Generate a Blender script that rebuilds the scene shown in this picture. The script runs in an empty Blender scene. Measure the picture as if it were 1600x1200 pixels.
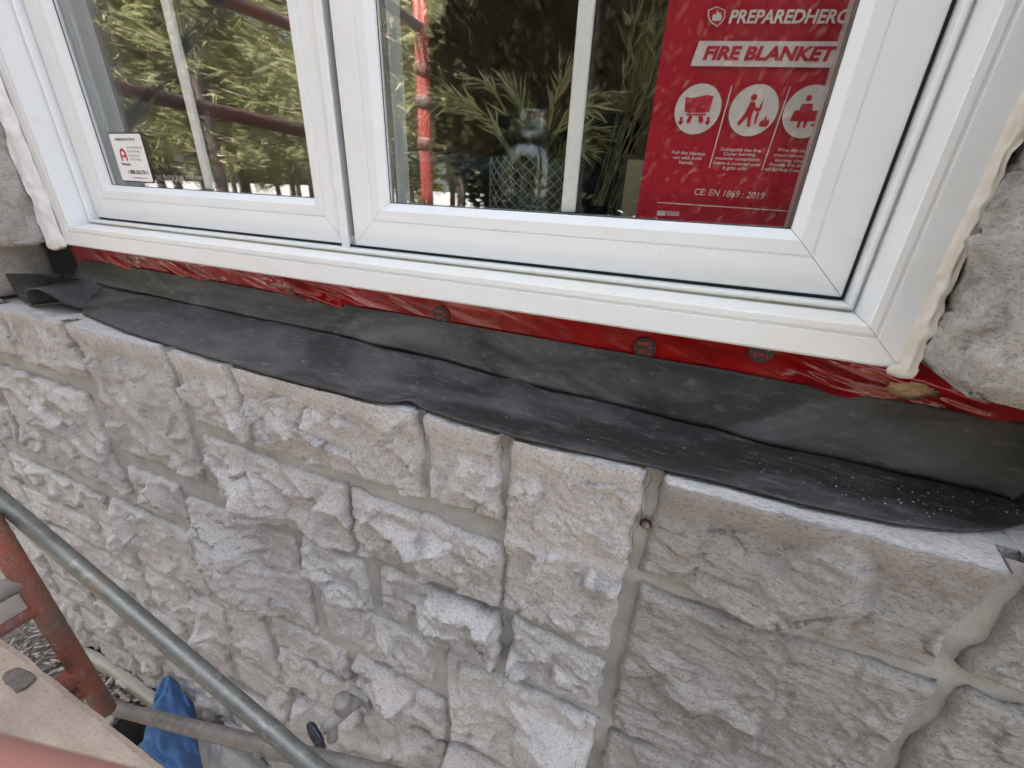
import bpy, math, random
import numpy as np
from mathutils import Matrix, Vector

random.seed(7)
SC = bpy.context.scene
COL = SC.collection

# ------------------------------------------------------------------ camera, sky, sun, exposure
# world: x along the wall, y into the house, z up; the outer face of the window frame is y = 0
CAM = np.array([0.0, -0.55, 0.0])
ROT = np.array([[0.92432406, 0.19510732, -0.3279606],
                [0.37927384, -0.37477452, 0.84598783],
                [0.04214714, -0.90635379, -0.42041221]])      # columns: right, down, forward
FPX = 656.4
cd = bpy.data.cameras.new('camera')
cam = bpy.data.objects.new('camera', cd); COL.objects.link(cam)
m = np.eye(4); m[:3, 0] = ROT[:, 0]; m[:3, 1] = -ROT[:, 1]; m[:3, 2] = -ROT[:, 2]; m[:3, 3] = CAM
cam.matrix_world = Matrix(m.tolist())
cd.sensor_width = 36; cd.lens = 36 * FPX / 1600
cd.clip_start = 0.01; cd.clip_end = 500
cd.dof.use_dof = True; cd.dof.focus_distance = 0.75; cd.dof.aperture_fstop = 17
SC.camera = cam

SUN_EL, SUN_AZ = math.radians(62), math.radians(-18)       # sun behind the house
w = bpy.data.worlds.new('World'); SC.world = w; w.use_nodes = True
nt = w.node_tree; bg = nt.nodes['Background']
sky = nt.nodes.new('ShaderNodeTexSky'); sky.sky_type = 'NISHITA'; sky.sun_disc = False
sky.sun_elevation = SUN_EL; sky.sun_rotation = SUN_AZ
sky.air_density = 0.75; sky.dust_density = 6.0; sky.ozone_density = 0.6
hs = nt.nodes.new('ShaderNodeHueSaturation'); hs.inputs['Saturation'].default_value = 0.45     # hazy white summer sky
nt.links.new(sky.outputs[0], hs.inputs['Color']); nt.links.new(hs.outputs[0], bg.inputs[0]); bg.inputs[1].default_value = 0.105
sl = bpy.data.lights.new('sun', 'SUN'); sl.energy = 5.0; sl.angle = math.radians(0.5); sl.color = (1, 0.97, 0.93)
sun = bpy.data.objects.new('sun', sl); COL.objects.link(sun)
sdir = Vector((math.sin(SUN_AZ) * math.cos(SUN_EL), math.cos(SUN_AZ) * math.cos(SUN_EL), math.sin(SUN_EL)))
sun.rotation_euler = sdir.to_track_quat('Z', 'Y').to_euler()
SC.view_settings.view_transform = 'Standard'; SC.view_settings.look = 'None'
SC.view_settings.exposure = 3.28; SC.view_settings.gamma = 1.0
SC.view_settings.use_white_balance = True; SC.view_settings.white_balance_temperature = 6180; SC.view_settings.white_balance_tint = 10
SC.cycles.max_bounces = 12; SC.cycles.transparent_max_bounces = 24

# ------------------------------------------------------------------ helpers
def ray(p): return ROT @ np.array([p[0] - 800, p[1] - 600, FPX])
def on_y(p, y): d = ray(p); return d * ((y - CAM[1]) / d[1]) + CAM
def on_z(p, z): d = ray(p); return d * (z / d[2]) + CAM

def _h(ix, iy, s):
    n = (ix.astype(np.int64) * 374761393 + iy.astype(np.int64) * 668265263 + s * 1442695041) & 0x7fffffff
    n = ((n ^ (n >> 13)) * 1274126177) & 0x7fffffff
    return ((n ^ (n >> 16)) & 0xffff) / 65535.0
def vnoise(x, y, s=0):
    x = np.asarray(x, float); y = np.asarray(y, float)
    ix = np.floor(x); iy = np.floor(y); fx = x - ix; fy = y - iy
    fx = fx * fx * (3 - 2 * fx); fy = fy * fy * (3 - 2 * fy)
    a = _h(ix, iy, s); b = _h(ix + 1, iy, s); c = _h(ix, iy + 1, s); d = _h(ix + 1, iy + 1, s)
    return (a + (b - a) * fx) * (1 - fy) + (c + (d - c) * fx) * fy - 0.5
def fbm(x, y, s=0, o=4):
    t = 0; a = 1.0
    for k in range(o):
        t = t + a * vnoise(x * 2 ** k + 13.7 * k, y * 2 ** k + 7.1 * k, s + k); a *= 0.5
    return t
def facets(x, y, s, tilt=0.4, hh=0.3):
    # broken angular facets: every cell of a jittered lattice is its own tilted plane (in cell units)
    ix = np.floor(x); iy = np.floor(y); best = np.full(np.shape(x), 9.0); out = np.zeros(np.shape(x))
    for dx in (-1, 0, 1):
        for dy in (-1, 0, 1):
            cx, cy = ix + dx, iy + dy
            px, py = cx + _h(cx, cy, s), cy + _h(cx, cy, s + 1)
            d = (x - px) ** 2 + (y - py) ** 2
            v = hh * (_h(cx, cy, s + 2) - .5) + tilt * 2 * ((_h(cx, cy, s + 3) - .5) * (x - px) + (_h(cx, cy, s + 4) - .5) * (y - py))
            m = d < best; best = np.where(m, d, best); out = np.where(m, v, out)
    return out
def smooth(t): t = np.clip(t, 0, 1); return t * t * (3 - 2 * t)

def tag(o, label=None, cat=None, group=None, kind=None):
    if label: o['label'] = label
    if cat: o['category'] = cat
    if group: o['group'] = group
    if kind: o['kind'] = kind
    return o
def empty(name, loc, label=None, cat=None, group=None, kind=None):
    o = bpy.data.objects.new(name, None); COL.objects.link(o); o.location = loc; o.empty_display_size = 0.05
    return tag(o, label, cat, group, kind)
def obj(name, verts, faces, mats, parent=None, smooth_shade=False, midx=None):
    me = bpy.data.meshes.new(name)
    me.from_pydata([tuple(map(float, v)) for v in verts], [], [tuple(map(int, f)) for f in faces])
    for mm in (mats if isinstance(mats, (list, tuple)) else [mats]): me.materials.append(mm)
    if midx is not None: me.polygons.foreach_set('material_index', list(midx))
    if smooth_shade: me.polygons.foreach_set('use_smooth', [True] * len(me.polygons))
    me.update()
    o = bpy.data.objects.new(name, me); COL.objects.link(o)
    if parent is not None: put(o, parent)
    return o
def put(o, parent):            # parent while keeping world coordinates
    o.parent = parent
    M = Matrix.Identity(4); chain = []; p = parent
    while p is not None: chain.append(p); p = p.parent
    for p in reversed(chain): M = M @ p.matrix_parent_inverse @ Matrix.LocRotScale(p.location, p.rotation_euler, p.scale)
    o.matrix_parent_inverse = M.inverted()
class MB:
    def __init__(s): s.v = []; s.f = []
    def add(s, v, f):
        n = len(s.v); s.v += [tuple(p) for p in v]; s.f += [tuple(i + n for i in q) for q in f]; return s
    def box(s, x0, x1, y0, y1, z0, z1, rot=None, c=None):
        v = [(x, y, z) for x in (x0, x1) for y in (y0, y1) for z in (z0, z1)]
        f = [(0, 1, 3, 2), (4, 6, 7, 5), (0, 4, 5, 1), (2, 3, 7, 6), (0, 2, 6, 4), (1, 5, 7, 3)]
        if rot is not None: v = [tuple(rot @ Vector(p) + Vector(c)) for p in v]
        return s.add(v, f)
    def tube(s, pts, rad, n=12, cap=True):
        pts = [Vector(p) for p in pts]; rad = rad if isinstance(rad, (list, tuple)) else [rad] * len(pts)
        v = []; f = []
        for i, p in enumerate(pts):
            t = (pts[min(i + 1, len(pts) - 1)] - pts[max(i - 1, 0)]).normalized()
            a = t.orthogonal() if i == 0 else (u_prev - t * u_prev.dot(t))
            a.normalize(); u_prev = a; b = t.cross(a)
            for k in range(n):
                q = 2 * math.pi * k / n; v.append(p + (a * math.cos(q) + b * math.sin(q)) * rad[i])
        for i in range(len(pts) - 1):
            for k in range(n): f.append((i * n + k, i * n + (k + 1) % n, (i + 1) * n + (k + 1) % n, (i + 1) * n + k))
        if cap: f.append(tuple(range(n - 1, -1, -1))); f.append(tuple((len(pts) - 1) * n + k for k in range(n)))
        return s.add(v, f)
    def lathe(s, prof, c, n=32, axis='z', cap=True):
        v = []; f = []
        for r, h in prof:
            for k in range(n):
                q = 2 * math.pi * k / n
                if axis == 'z': v.append((c[0] + r * math.cos(q), c[1] + r * math.sin(q), c[2] + h))
                else: v.append((c[0] + r * math.cos(q), c[1] + h, c[2] + r * math.sin(q)))
        for i in range(len(prof) - 1):
            for k in range(n): f.append((i * n + k, i * n + (k + 1) % n, (i + 1) * n + (k + 1) % n, (i + 1) * n + k))
        if cap: f.append(tuple(range(n))); f.append(tuple((len(prof) - 1) * n + k for k in range(n)))
        return s.add(v, f)
    def build(s, name, mat, parent=None, sm=False): return obj(name, s.v, s.f, mat, parent, sm)
def grid_faces(nu, nv, off=0):
    i, j = np.meshgrid(np.arange(nu - 1), np.arange(nv - 1), indexing='ij')
    a = (i * nv + j).ravel() + off
    return np.stack([a, a + nv, a + nv + 1, a + 1], 1)
def bevel(o, wd, seg=2):
    b = o.modifiers.new('bevel', 'BEVEL'); b.width = wd; b.segments = seg; b.limit_method = 'ANGLE'; b.angle_limit = math.radians(35); return o
def auto_smooth(o, ang=35):
    for p in o.data.polygons: p.use_smooth = True
    try: o.data.set_sharp_from_angle(angle=math.radians(ang))
    except Exception: pass
    return o

# ------------------------------------------------------------------ materials
class NT:
    def __init__(s, name):
        s.m = bpy.data.materials.new(name); s.m.use_nodes = True; s.t = s.m.node_tree; s.n = s.t.nodes; s.l = s.t.links
        s.b = s.n['Principled BSDF']; s.out = s.n['Material Output']
        s.pos = s.n.new('ShaderNodeNewGeometry').outputs['Position']
    def link(s, a, b): s.l.new(a, b)
    def noise(s, scale, detail=4, rough=0.55, vec=None, dist=0.0):
        x = s.n.new('ShaderNodeTexNoise'); x.inputs['Scale'].default_value = scale; x.inputs['Detail'].default_value = detail
        x.inputs['Roughness'].default_value = rough; x.inputs['Distortion'].default_value = dist
        s.link(vec if vec is not None else s.pos, x.inputs['Vector']); return x.outputs['Fac']
    def vor(s, scale, vec=None, feature='F1'):
        x = s.n.new('ShaderNodeTexVoronoi'); x.inputs['Scale'].default_value = scale; x.feature = feature
        s.link(vec if vec is not None else s.pos, x.inputs['Vector']); return x
    def scale(s, v): 
        x = s.n.new('ShaderNodeVectorMath'); x.operation = 'MULTIPLY'; x.inputs[1].default_value = v; s.link(s.pos, x.inputs[0]); return x.outputs[0]
    def ramp(s, fac, stops):
        x = s.n.new('ShaderNodeValToRGB'); e = x.color_ramp.elements
        while len(e) < len(stops): e.new(0.5)
        for k, (p, c) in enumerate(stops):
            e[k].position = p; e[k].color = (c, c, c, 1) if isinstance(c, (int, float)) else (*c, 1)
        s.link(fac, x.inputs[0]); return x.outputs[0]
    def mix(s, fac, a, b, mode='MIX'):
        x = s.n.new('ShaderNodeMix'); x.data_type = 'RGBA'; x.blend_type = mode
        for k, val in ((0, fac), (6, a), (7, b)):
            if isinstance(val, (int, float)): x.inputs[k].default_value = val
            elif isinstance(val, tuple): x.inputs[k].default_value = (*val, 1)
            else: s.link(val, x.inputs[k])
        return x.outputs[2]
    def math(s, op, a, b):
        x = s.n.new('ShaderNodeMath'); x.operation = op
        for k, val in ((0, a), (1, b)):
            if isinstance(val, (int, float)): x.inputs[k].default_value = val
            else: s.link(val, x.inputs[k])
        return x.outputs[0]
    def bump(s, h, strength=0.5, dist=0.002, prev=None):
        x = s.n.new('ShaderNodeBump'); x.inputs['Strength'].default_value = strength; x.inputs['Distance'].default_value = dist
        s.link(h, x.inputs['Height'])
        if prev is not None: s.link(prev, x.inputs['Normal'])
        return x.outputs[0]
    def col(s, c):
        if isinstance(c, tuple): s.b.inputs['Base Color'].default_value = (*c, 1)
        else: s.link(c, s.b.inputs['Base Color'])
        return s
    def rough(s, r):
        if isinstance(r, (int, float)): s.b.inputs['Roughness'].default_value = r
        else: s.link(r, s.b.inputs['Roughness'])
        return s
    def nor(s, n): s.link(n, s.b.inputs['Normal']); return s
    def spec(s, v): s.b.inputs['Specular IOR Level'].default_value = v; return s
    def metal(s, v): s.b.inputs['Metallic'].default_value = v; return s
def plain(name, c, r=0.5, metal=0.0, spec=0.5):
    x = NT(name); x.col(c).rough(r).metal(metal).spec(spec); return x.m

def stone_mat(name, cA, cB, cC, streak=(1, 1, 1), var=0.25):
    x = NT(name)
    sv = x.scale(streak)
    big = x.noise(9, 3, vec=sv, dist=0.6); med = x.noise(38, 5, 0.62, vec=sv, dist=0.8); fine = x.noise(230, 5, 0.75, vec=sv); tiny = x.noise(900, 2, 0.6)
    c = x.mix(x.ramp(big, [(0.35, 0.0), (0.65, 1.0)]), cA, cB)
    c = x.mix(x.ramp(med, [(0.45, 0.0), (0.72, 0.75)]), c, cC)
    oi = x.n.new('ShaderNodeObjectInfo')
    c = x.mix(1.0, c, x.ramp(oi.outputs['Random'], [(0, (1 - var, 1 - var * 1.05, 1 - var * 1.1)), (1, (1.0, 1.0, 1.0))]), 'MULTIPLY')
    c = x.mix(0.9, c, x.ramp(fine, [(0.34, 0.52), (0.48, 1.0), (0.66, 1.15)]), 'MULTIPLY')
    c = x.mix(0.5, c, x.ramp(tiny, [(0.3, 0.6), (0.5, 1.0), (0.75, 1.0)]), 'MULTIPLY')
    c = x.mix(x.ramp(tiny, [(0.70, 0.0), (0.76, 0.55)]), c, (0.62, 0.59, 0.56))
    x.col(c).rough(0.92).spec(0.25)
    b = x.bump(med, 0.8, 0.003); b = x.bump(fine, 1.0, 0.007, b); b = x.bump(tiny, 0.8, 0.0012, b)
    x.nor(b); return x.m
M_STONE = stone_mat('rock_faced_stone', (0.82, 0.80, 0.785), (0.74, 0.71, 0.70), (0.68, 0.64, 0.63), var=.12)  # pale base also carries the brighter light on the left of the wall
M_STONE_DIM = stone_mat('streaked_dimmed_stone', (0.56, 0.54, 0.52), (0.47, 0.445, 0.435), (0.55, 0.51, 0.47), streak=(0.75, 1, 1.35), var=0.1)  # streaked stone, colour also darkened for the weaker light at the right
M_JAMB = stone_mat('jamb_stone', (0.74, 0.70, 0.65), (0.57, 0.545, 0.505), (0.46, 0.44, 0.41), streak=(1, 0.6, 1.5), var=0.05)
def sawn():
    x = NT('sawn_stone_top')
    sv = x.scale((0.6, 1.6, 1)); n1 = x.noise(22, 5, vec=sv); n2 = x.noise(240, 3, 0.7, vec=sv)
    c = x.mix(x.ramp(n1, [(0.35, 0), (0.65, 1)]), (0.40, 0.39, 0.38), (0.51, 0.50, 0.49))
    c = x.mix(0.8, c, x.ramp(n2, [(0.32, 0.55), (0.55, 1.0)]), 'MULTIPLY')
    x.col(c).rough(0.9).spec(0.2).nor(x.bump(n2, 0.9, 0.003, x.bump(n1, 0.8, 0.006))); return x.m
M_SAWN = sawn()
def mortar():
    x = NT('mortar'); n1 = x.noise(14, 4); n2 = x.noise(420, 3, 0.7); n3 = x.noise(70, 4, 0.6)
    c = x.mix(x.ramp(n1, [(0.35, 0), (0.65, 1)]), (0.38, 0.378, 0.365), (0.46, 0.455, 0.445))
    c = x.mix(0.6, c, x.ramp(n2, [(0.28, 0.55), (0.45, 1.0)]), 'MULTIPLY')
    c = x.mix(x.ramp(n3, [(0.52, 0), (0.75, 0.35)]), c, (0.28, 0.275, 0.25))
    x.col(c).rough(0.95).spec(0.2).nor(x.bump(n2, 1.0, 0.002, x.bump(n3, 0.8, 0.005))); return x.m
M_MORTAR = mortar()
def upvc(name='white_upvc', dirt=0.0, base=(0.735, 0.765, 0.785)):
    x = NT(name); n1 = x.noise(7, 4); n2 = x.noise(500, 2)
    c = x.mix(x.ramp(n1, [(0.4, 0), (0.75, 0.5)]), base, (base[0] * .95, base[1] * .955, base[2] * .93))
    g = x.noise(160, 5, 0.7, vec=x.scale((0.35, 1, 1)))
    c = x.mix(x.ramp(g, [(0.62, 0), (0.75, 0.10 + dirt)]), c, (0.42, 0.39, 0.32))
    c = x.mix(x.ramp(x.noise(16, 6, 0.65, vec=x.scale((0.6, 1, 1)), dist=0.8), [(0.5, 0), (0.75, 0.35)]), c, (0.66, 0.655, 0.62))
    c = x.mix(x.ramp(x.noise(330, 2, 0.5), [(0.73, 0), (0.76, 0.6)]), c, (0.30, 0.27, 0.22))
    if dirt:
        g2 = x.noise(30, 5, 0.65, vec=x.scale((0.4, 1, 1)))
        c = x.mix(x.ramp(g2, [(0.42, 0), (0.7, 0.75)]), c, (0.72, 0.70, 0.61))
    x.col(c).rough(0.38 + 0.2 * (dirt > 0)).spec(0.4).nor(x.bump(n2, 0.08, 0.0004)); return x.m
M_PVC = upvc(); M_SILL = upvc('dusty_upvc_sill', 0.55, (0.735, 0.74, 0.72))
M_GASK = plain('black_gasket', (0.015, 0.015, 0.016), 0.6)
M_SPACER = plain('grey_spacer_metal', (0.28, 0.29, 0.29), 0.4, 0.6)
M_GRID = plain('white_grid_bar', (0.78, 0.80, 0.80), 0.4)
def glass(name, r0, tint=(0.975, 0.985, 0.98)):
    x = NT(name); x.n.remove(x.b)
    tr = x.n.new('ShaderNodeBsdfTransparent'); tr.inputs[0].default_value = (*tint, 1)
    gl = x.n.new('ShaderNodeBsdfGlossy'); gl.inputs['Roughness'].default_value = 0.004; gl.inputs['Color'].default_value = (1, 1, 1, 1)
    lw = x.n.new('ShaderNodeLayerWeight'); lw.inputs[0].default_value = 0.5
    p = x.math('POWER', lw.outputs['Facing'], 5.0)
    f = x.math('ADD', x.math('MULTIPLY', p, 1 - r0), r0)
    wv = x.noise(3.0, 2)
    x.link(x.bump(wv, 0.012, 0.01), gl.inputs['Normal'])
    mx = x.n.new('ShaderNodeMixShader'); x.link(f, mx.inputs[0]); x.link(tr.outputs[0], mx.inputs[1]); x.link(gl.outputs[0], mx.inputs[2])
    x.link(mx.outputs[0], x.out.inputs['Surface']); return x.m
M_GLASS = glass('window_glass', 0.085)
M_JAR = glass('jar_glass', 0.10, (0.93, 0.95, 0.93))
def rubber(name, c0, c1, lo):
    x = NT(name)
    n1 = x.noise(8, 5, 0.6, vec=x.scale((0.5, 1.5, 1.5)), dist=1.2); n2 = x.noise(90, 5, 0.7, vec=x.scale((0.4, 1.3, 1)))
    wv = x.n.new('ShaderNodeTexWave'); wv.inputs['Scale'].default_value = 180; wv.bands_direction = 'DIAGONAL'; x.link(x.pos, wv.inputs['Vector'])
    sp = x.noise(700, 2, 0.6)
    c = x.mix(x.ramp(n1, [(lo, 0), (0.74, 0.85)]), c0, c1)
    c = x.mix(x.ramp(n2, [(0.55, 0), (0.78, 0.45)]), c, (0.20, 0.195, 0.185))
    c = x.mix(x.ramp(sp, [(0.735, 0), (0.77, 0.5)]), c, (0.5, 0.48, 0.45))
    x.col(c).rough(x.ramp(n1, [(0.35, 0.50), (0.7, 0.75)])).spec(0.45)
    x.nor(x.bump(wv.outputs['Fac'], 0.12, 0.0005, x.bump(n2, 0.15, 0.001))); return x.m
M_RUB = rubber('black_rubber_apron', (0.012, 0.012, 0.012), (0.075, 0.075, 0.074), .46)
M_RUBU = rubber('dusty_rubber_upstand', (0.020, 0.0205, 0.021), (0.115, 0.116, 0.118), .42)
def tape():
    x = NT('red_sheathing_tape'); n = x.noise(25, 4, 0.6, vec=x.scale((0.5, 1, 1.5)))
    c = x.mix(x.ramp(n, [(0.35, 0), (0.7, 1)]), (0.26, 0.004, 0.006), (0.14, 0.003, 0.004))
    x.col(c).rough(0.08).spec(0.5)
    x.nor(x.bump(x.noise(60, 3, vec=x.scale((0.6, 1, 1))), 0.06, 0.002)); return x.m
M_TAPE = tape()
def osb():
    x = NT('strand_board'); v = x.vor(90, vec=x.scale((1, 1, 2.4)))
    c = x.mix(x.ramp(v.outputs['Distance'], [(0, 0), (.6, 1)]), (0.66, 0.48, 0.33), (0.30, 0.19, 0.11)); c = x.mix(x.noise(60, 4), c, (0.55, 0.39, 0.26))
    x.col(c).rough(0.8).nor(x.bump(v.outputs['Distance'], 0.6, 0.002)); return x.m
M_OSB = osb()
def caulk(name, c0):
    x = NT(name); n = x.noise(60, 4); c = x.mix(x.ramp(n, [(0.35, 0), (0.7, 1)]), c0, (c0[0] * .86, c0[1] * .83, c0[2] * .78))
    x.col(c).rough(0.5).spec(0.4).nor(x.bump(n, 0.4, 0.003)); return x.m
M_CAULK = caulk('beige_sealant', (0.64, 0.615, 0.56))
M_CAULKW = caulk('white_sealant', (0.76, 0.77, 0.78))
def steel(name, c0, c1, rust, amt, metal=0.5, r=0.45):
    x = NT(name); n1 = x.noise(26, 5, 0.65, vec=x.scale((1, 1, 1))); n2 = x.noise(320, 4, 0.7)
    c = x.mix(x.ramp(n1, [(0.35, 0), (0.65, 1)]), c0, c1)
    c = x.mix(x.ramp(x.noise(13, 5, 0.7), [(0.62 - amt, 0), (0.74 - amt * .6, 0.9)]), c, rust)
    c = x.mix(x.ramp(n2, [(0.56, 0), (0.68, 0.65)]), c, (0.34, 0.32, 0.29))
    c = x.mix(x.ramp(x.noise(45, 6, 0.75), [(0.56, 0), (0.66, 0.55)]), c, (0.36, 0.34, 0.31))
    x.col(c).rough(x.ramp(n1, [(0.3, r - .1), (0.7, r + .2)])).metal(metal).nor(x.bump(n2, 0.25, 0.0008)); return x.m
M_GALV = steel('dull_galvanised_steel', (0.13, 0.14, 0.13), (0.20, 0.205, 0.19), (0.24, 0.15, 0.08), 0.03, 0.55, 0.42)
M_GALV2 = steel('rusty_galvanised_steel', (0.22, 0.205, 0.19), (0.15, 0.14, 0.13), (0.24, 0.16, 0.10), 0.02, 0.4, 0.5)
M_REDST = steel('worn_red_paint', (0.30, 0.085, 0.055), (0.20, 0.075, 0.055), (0.15, 0.12, 0.10), 0.17, 0.0, 0.55)
M_REDB = steel('red_paint', (0.40, 0.045, 0.035), (0.33, 0.04, 0.03), (0.3, 0.12, 0.08), -0.02, 0.0, 0.45)
M_RUNG = steel('dusty_grey_steel', (0.36, 0.32, 0.29), (0.27, 0.24, 0.22), (0.3, 0.18, 0.12), 0.0, 0.1, 0.6)
def plank_m():
    x = NT('dusty_scaffold_plank'); n1 = x.noise(9, 5, 0.6); n2 = x.noise(130, 5, 0.75); g = x.noise(50, 5, 0.6, vec=x.scale((0.12, 1, 1)))
    c = x.mix(x.ramp(n1, [(0.35, 0), (0.68, 1)]), (0.50, 0.41, 0.33), (0.38, 0.31, 0.25))
    c = x.mix(x.ramp(g, [(0.45, 0), (0.75, 0.35)]), c, (0.28, 0.21, 0.16))
    c = x.mix(x.ramp(n2, [(0.56, 0), (0.68, 0.8)]), c, (0.20, 0.155, 0.13))
    x.col(c).rough(0.95).spec(0.15).nor(x.bump(n2, 0.9, 0.005)); return x.m
M_PLANK = plank_m()
def soil():
    x = NT('dry_soil'); n1 = x.noise(3, 5, 0.6); n2 = x.noise(60, 5, 0.7)
    c = x.mix(x.ramp(n1, [(0.4, 0), (0.65, 1)]), (0.185, 0.17, 0.157), (0.25, 0.23, 0.212)); c = x.mix(x.ramp(n2, [(0.4, 0), (0.75, 0.6)]), c, (0.10, 0.09, 0.08))
    x.col(c).rough(0.95).nor(x.bump(n2, 0.9, 0.02)); return x.m
M_SOIL = soil()
def island(name, stops, r=0.85, trans=0.0):
    x = NT(name); g = x.n.new('ShaderNodeNewGeometry'); c = x.ramp(g.outputs['Random Per Island'], stops); x.col(c).rough(r).spec(0.3)
    if trans:
        x.b.inputs['Subsurface Weight'].default_value = 0.0
        t = x.n.new('ShaderNodeBsdfTranslucent'); x.link(c, t.inputs[0]); mx = x.n.new('ShaderNodeMixShader'); mx.inputs[0].default_value = trans
        x.link(x.b.outputs[0], mx.inputs[1]); x.link(t.outputs[0], mx.inputs[2]); x.link(mx.outputs[0], x.out.inputs['Surface'])
    return x.m
M_LITTER = island('wood_chip_litter', [(0, (0.12, 0.095, 0.08)), (0.4, (0.25, 0.205, 0.18)), (0.8, (0.42, 0.37, 0.33)), (1, (0.55, 0.50, 0.47))])
M_NEEDLE = island('pine_needles', [(0, (0.10, 0.115, 0.05)), (0.35, (0.21, 0.22, 0.09)), (0.75, (0.32, 0.315, 0.14)), (0.93, (0.40, 0.36, 0.19)), (1, (0.45, 0.27, 0.17))], 0.6, 0.35)
M_SHADELEAF = island('shade_toned_leaves', [(0, (0.007, 0.008, 0.005)), (0.7, (0.011, 0.012, 0.007)), (1, (0.020, 0.021, 0.011))], 1.0)  # near-black leaf colour stands in for a crown in shade
M_SHADELEAF.node_tree.nodes['Principled BSDF'].inputs['Specular IOR Level'].default_value = 0.0
M_FERN = island('dry_bracken', [(0, (0.12, 0.075, 0.04)), (0.6, (0.22, 0.12, 0.055)), (1, (0.13, 0.14, 0.06))], 0.8, 0.2)
def bark():
    x = NT('pine_bark'); n = x.noise(14, 5, 0.6, vec=x.scale((1, 1, 0.25))); c = x.mix(x.ramp(n, [(0.4, 0), (0.65, 1)]), (0.07, 0.05, 0.04), (0.19, 0.13, 0.10)); x.col(c).rough(0.9).nor(x.bump(n, 0.8, 0.02)); return x.m
M_BARK = bark()

# ------------------------------------------------------------------ ground
gx, gy = np.meshgrid(np.concatenate([np.linspace(-150, -6, 14), np.linspace(-5, 3, 110), np.linspace(4, 150, 14)]),
                     np.concatenate([np.linspace(-160, -6, 16), np.linspace(-5, 0.6, 90), np.linspace(1.5, 60, 8)]), indexing='ij')
gz = -2.06 + 0.07 * fbm(gx * 1.3, gy * 1.3, 3, 4) + np.where(np.abs(gx) + np.abs(gy) < 12, 0.02 * fbm(gx * 9, gy * 9, 5, 3), 0)
tag(obj('ground', np.stack([gx, gy, gz], -1).reshape(-1, 3), grid_faces(*gx.shape), M_SOIL, smooth_shade=True), kind='structure')
def gz_at(x, y): return -2.06 + 0.07 * float(fbm(np.array(x * 1.3), np.array(y * 1.3), 3, 4))

# ------------------------------------------------------------------ house: masonry, footing, roof, room
house = empty('house', (-0.5, 0, -2.05), 'house wall of rock-faced grey-beige stone blocks in grey mortar around the white window', 'house')
WB = MB()
WB.box(-7, 4, -0.070, 0.18, -2.3, -0.302)
WB.box(-7, -1.66, -0.070, 0.18, -0.302, -0.155)
WB.box(0.47, 4, -0.070, 0.18, -0.302, -0.155)
WB.box(-7, -1.372, -0.070, 0.18, -0.155, 1.10)
WB.box(0.262, 4, -0.070, 0.18, -0.155, 1.10)
WB.box(-7, 4, -0.070, 0.18, 1.10, 1.62)
ux = np.linspace(-5.2, 1.3, 520); uz = np.linspace(-2.15, -0.3035, 150)
X, Z = np.meshgrid(ux, uz, indexing='ij')
Yv = -0.0855 + 0.006 * fbm(X * 9, Z * 9, 11, 4) + 0.0035 * fbm(X * 45, Z * 45, 12, 3)
n0 = len(WB.v); WB.v += [tuple(p) for p in np.stack([X, Yv - .0015, Z], -1).reshape(-1, 3)]; WB.f += [tuple(q) for q in grid_faces(*X.shape, off=n0)]
wall = WB.build('masonry_wall', M_MORTAR, house)
wall.data.polygons.foreach_set('use_smooth', [i >= 36 for i in range(len(wall.data.polygons))])

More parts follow.
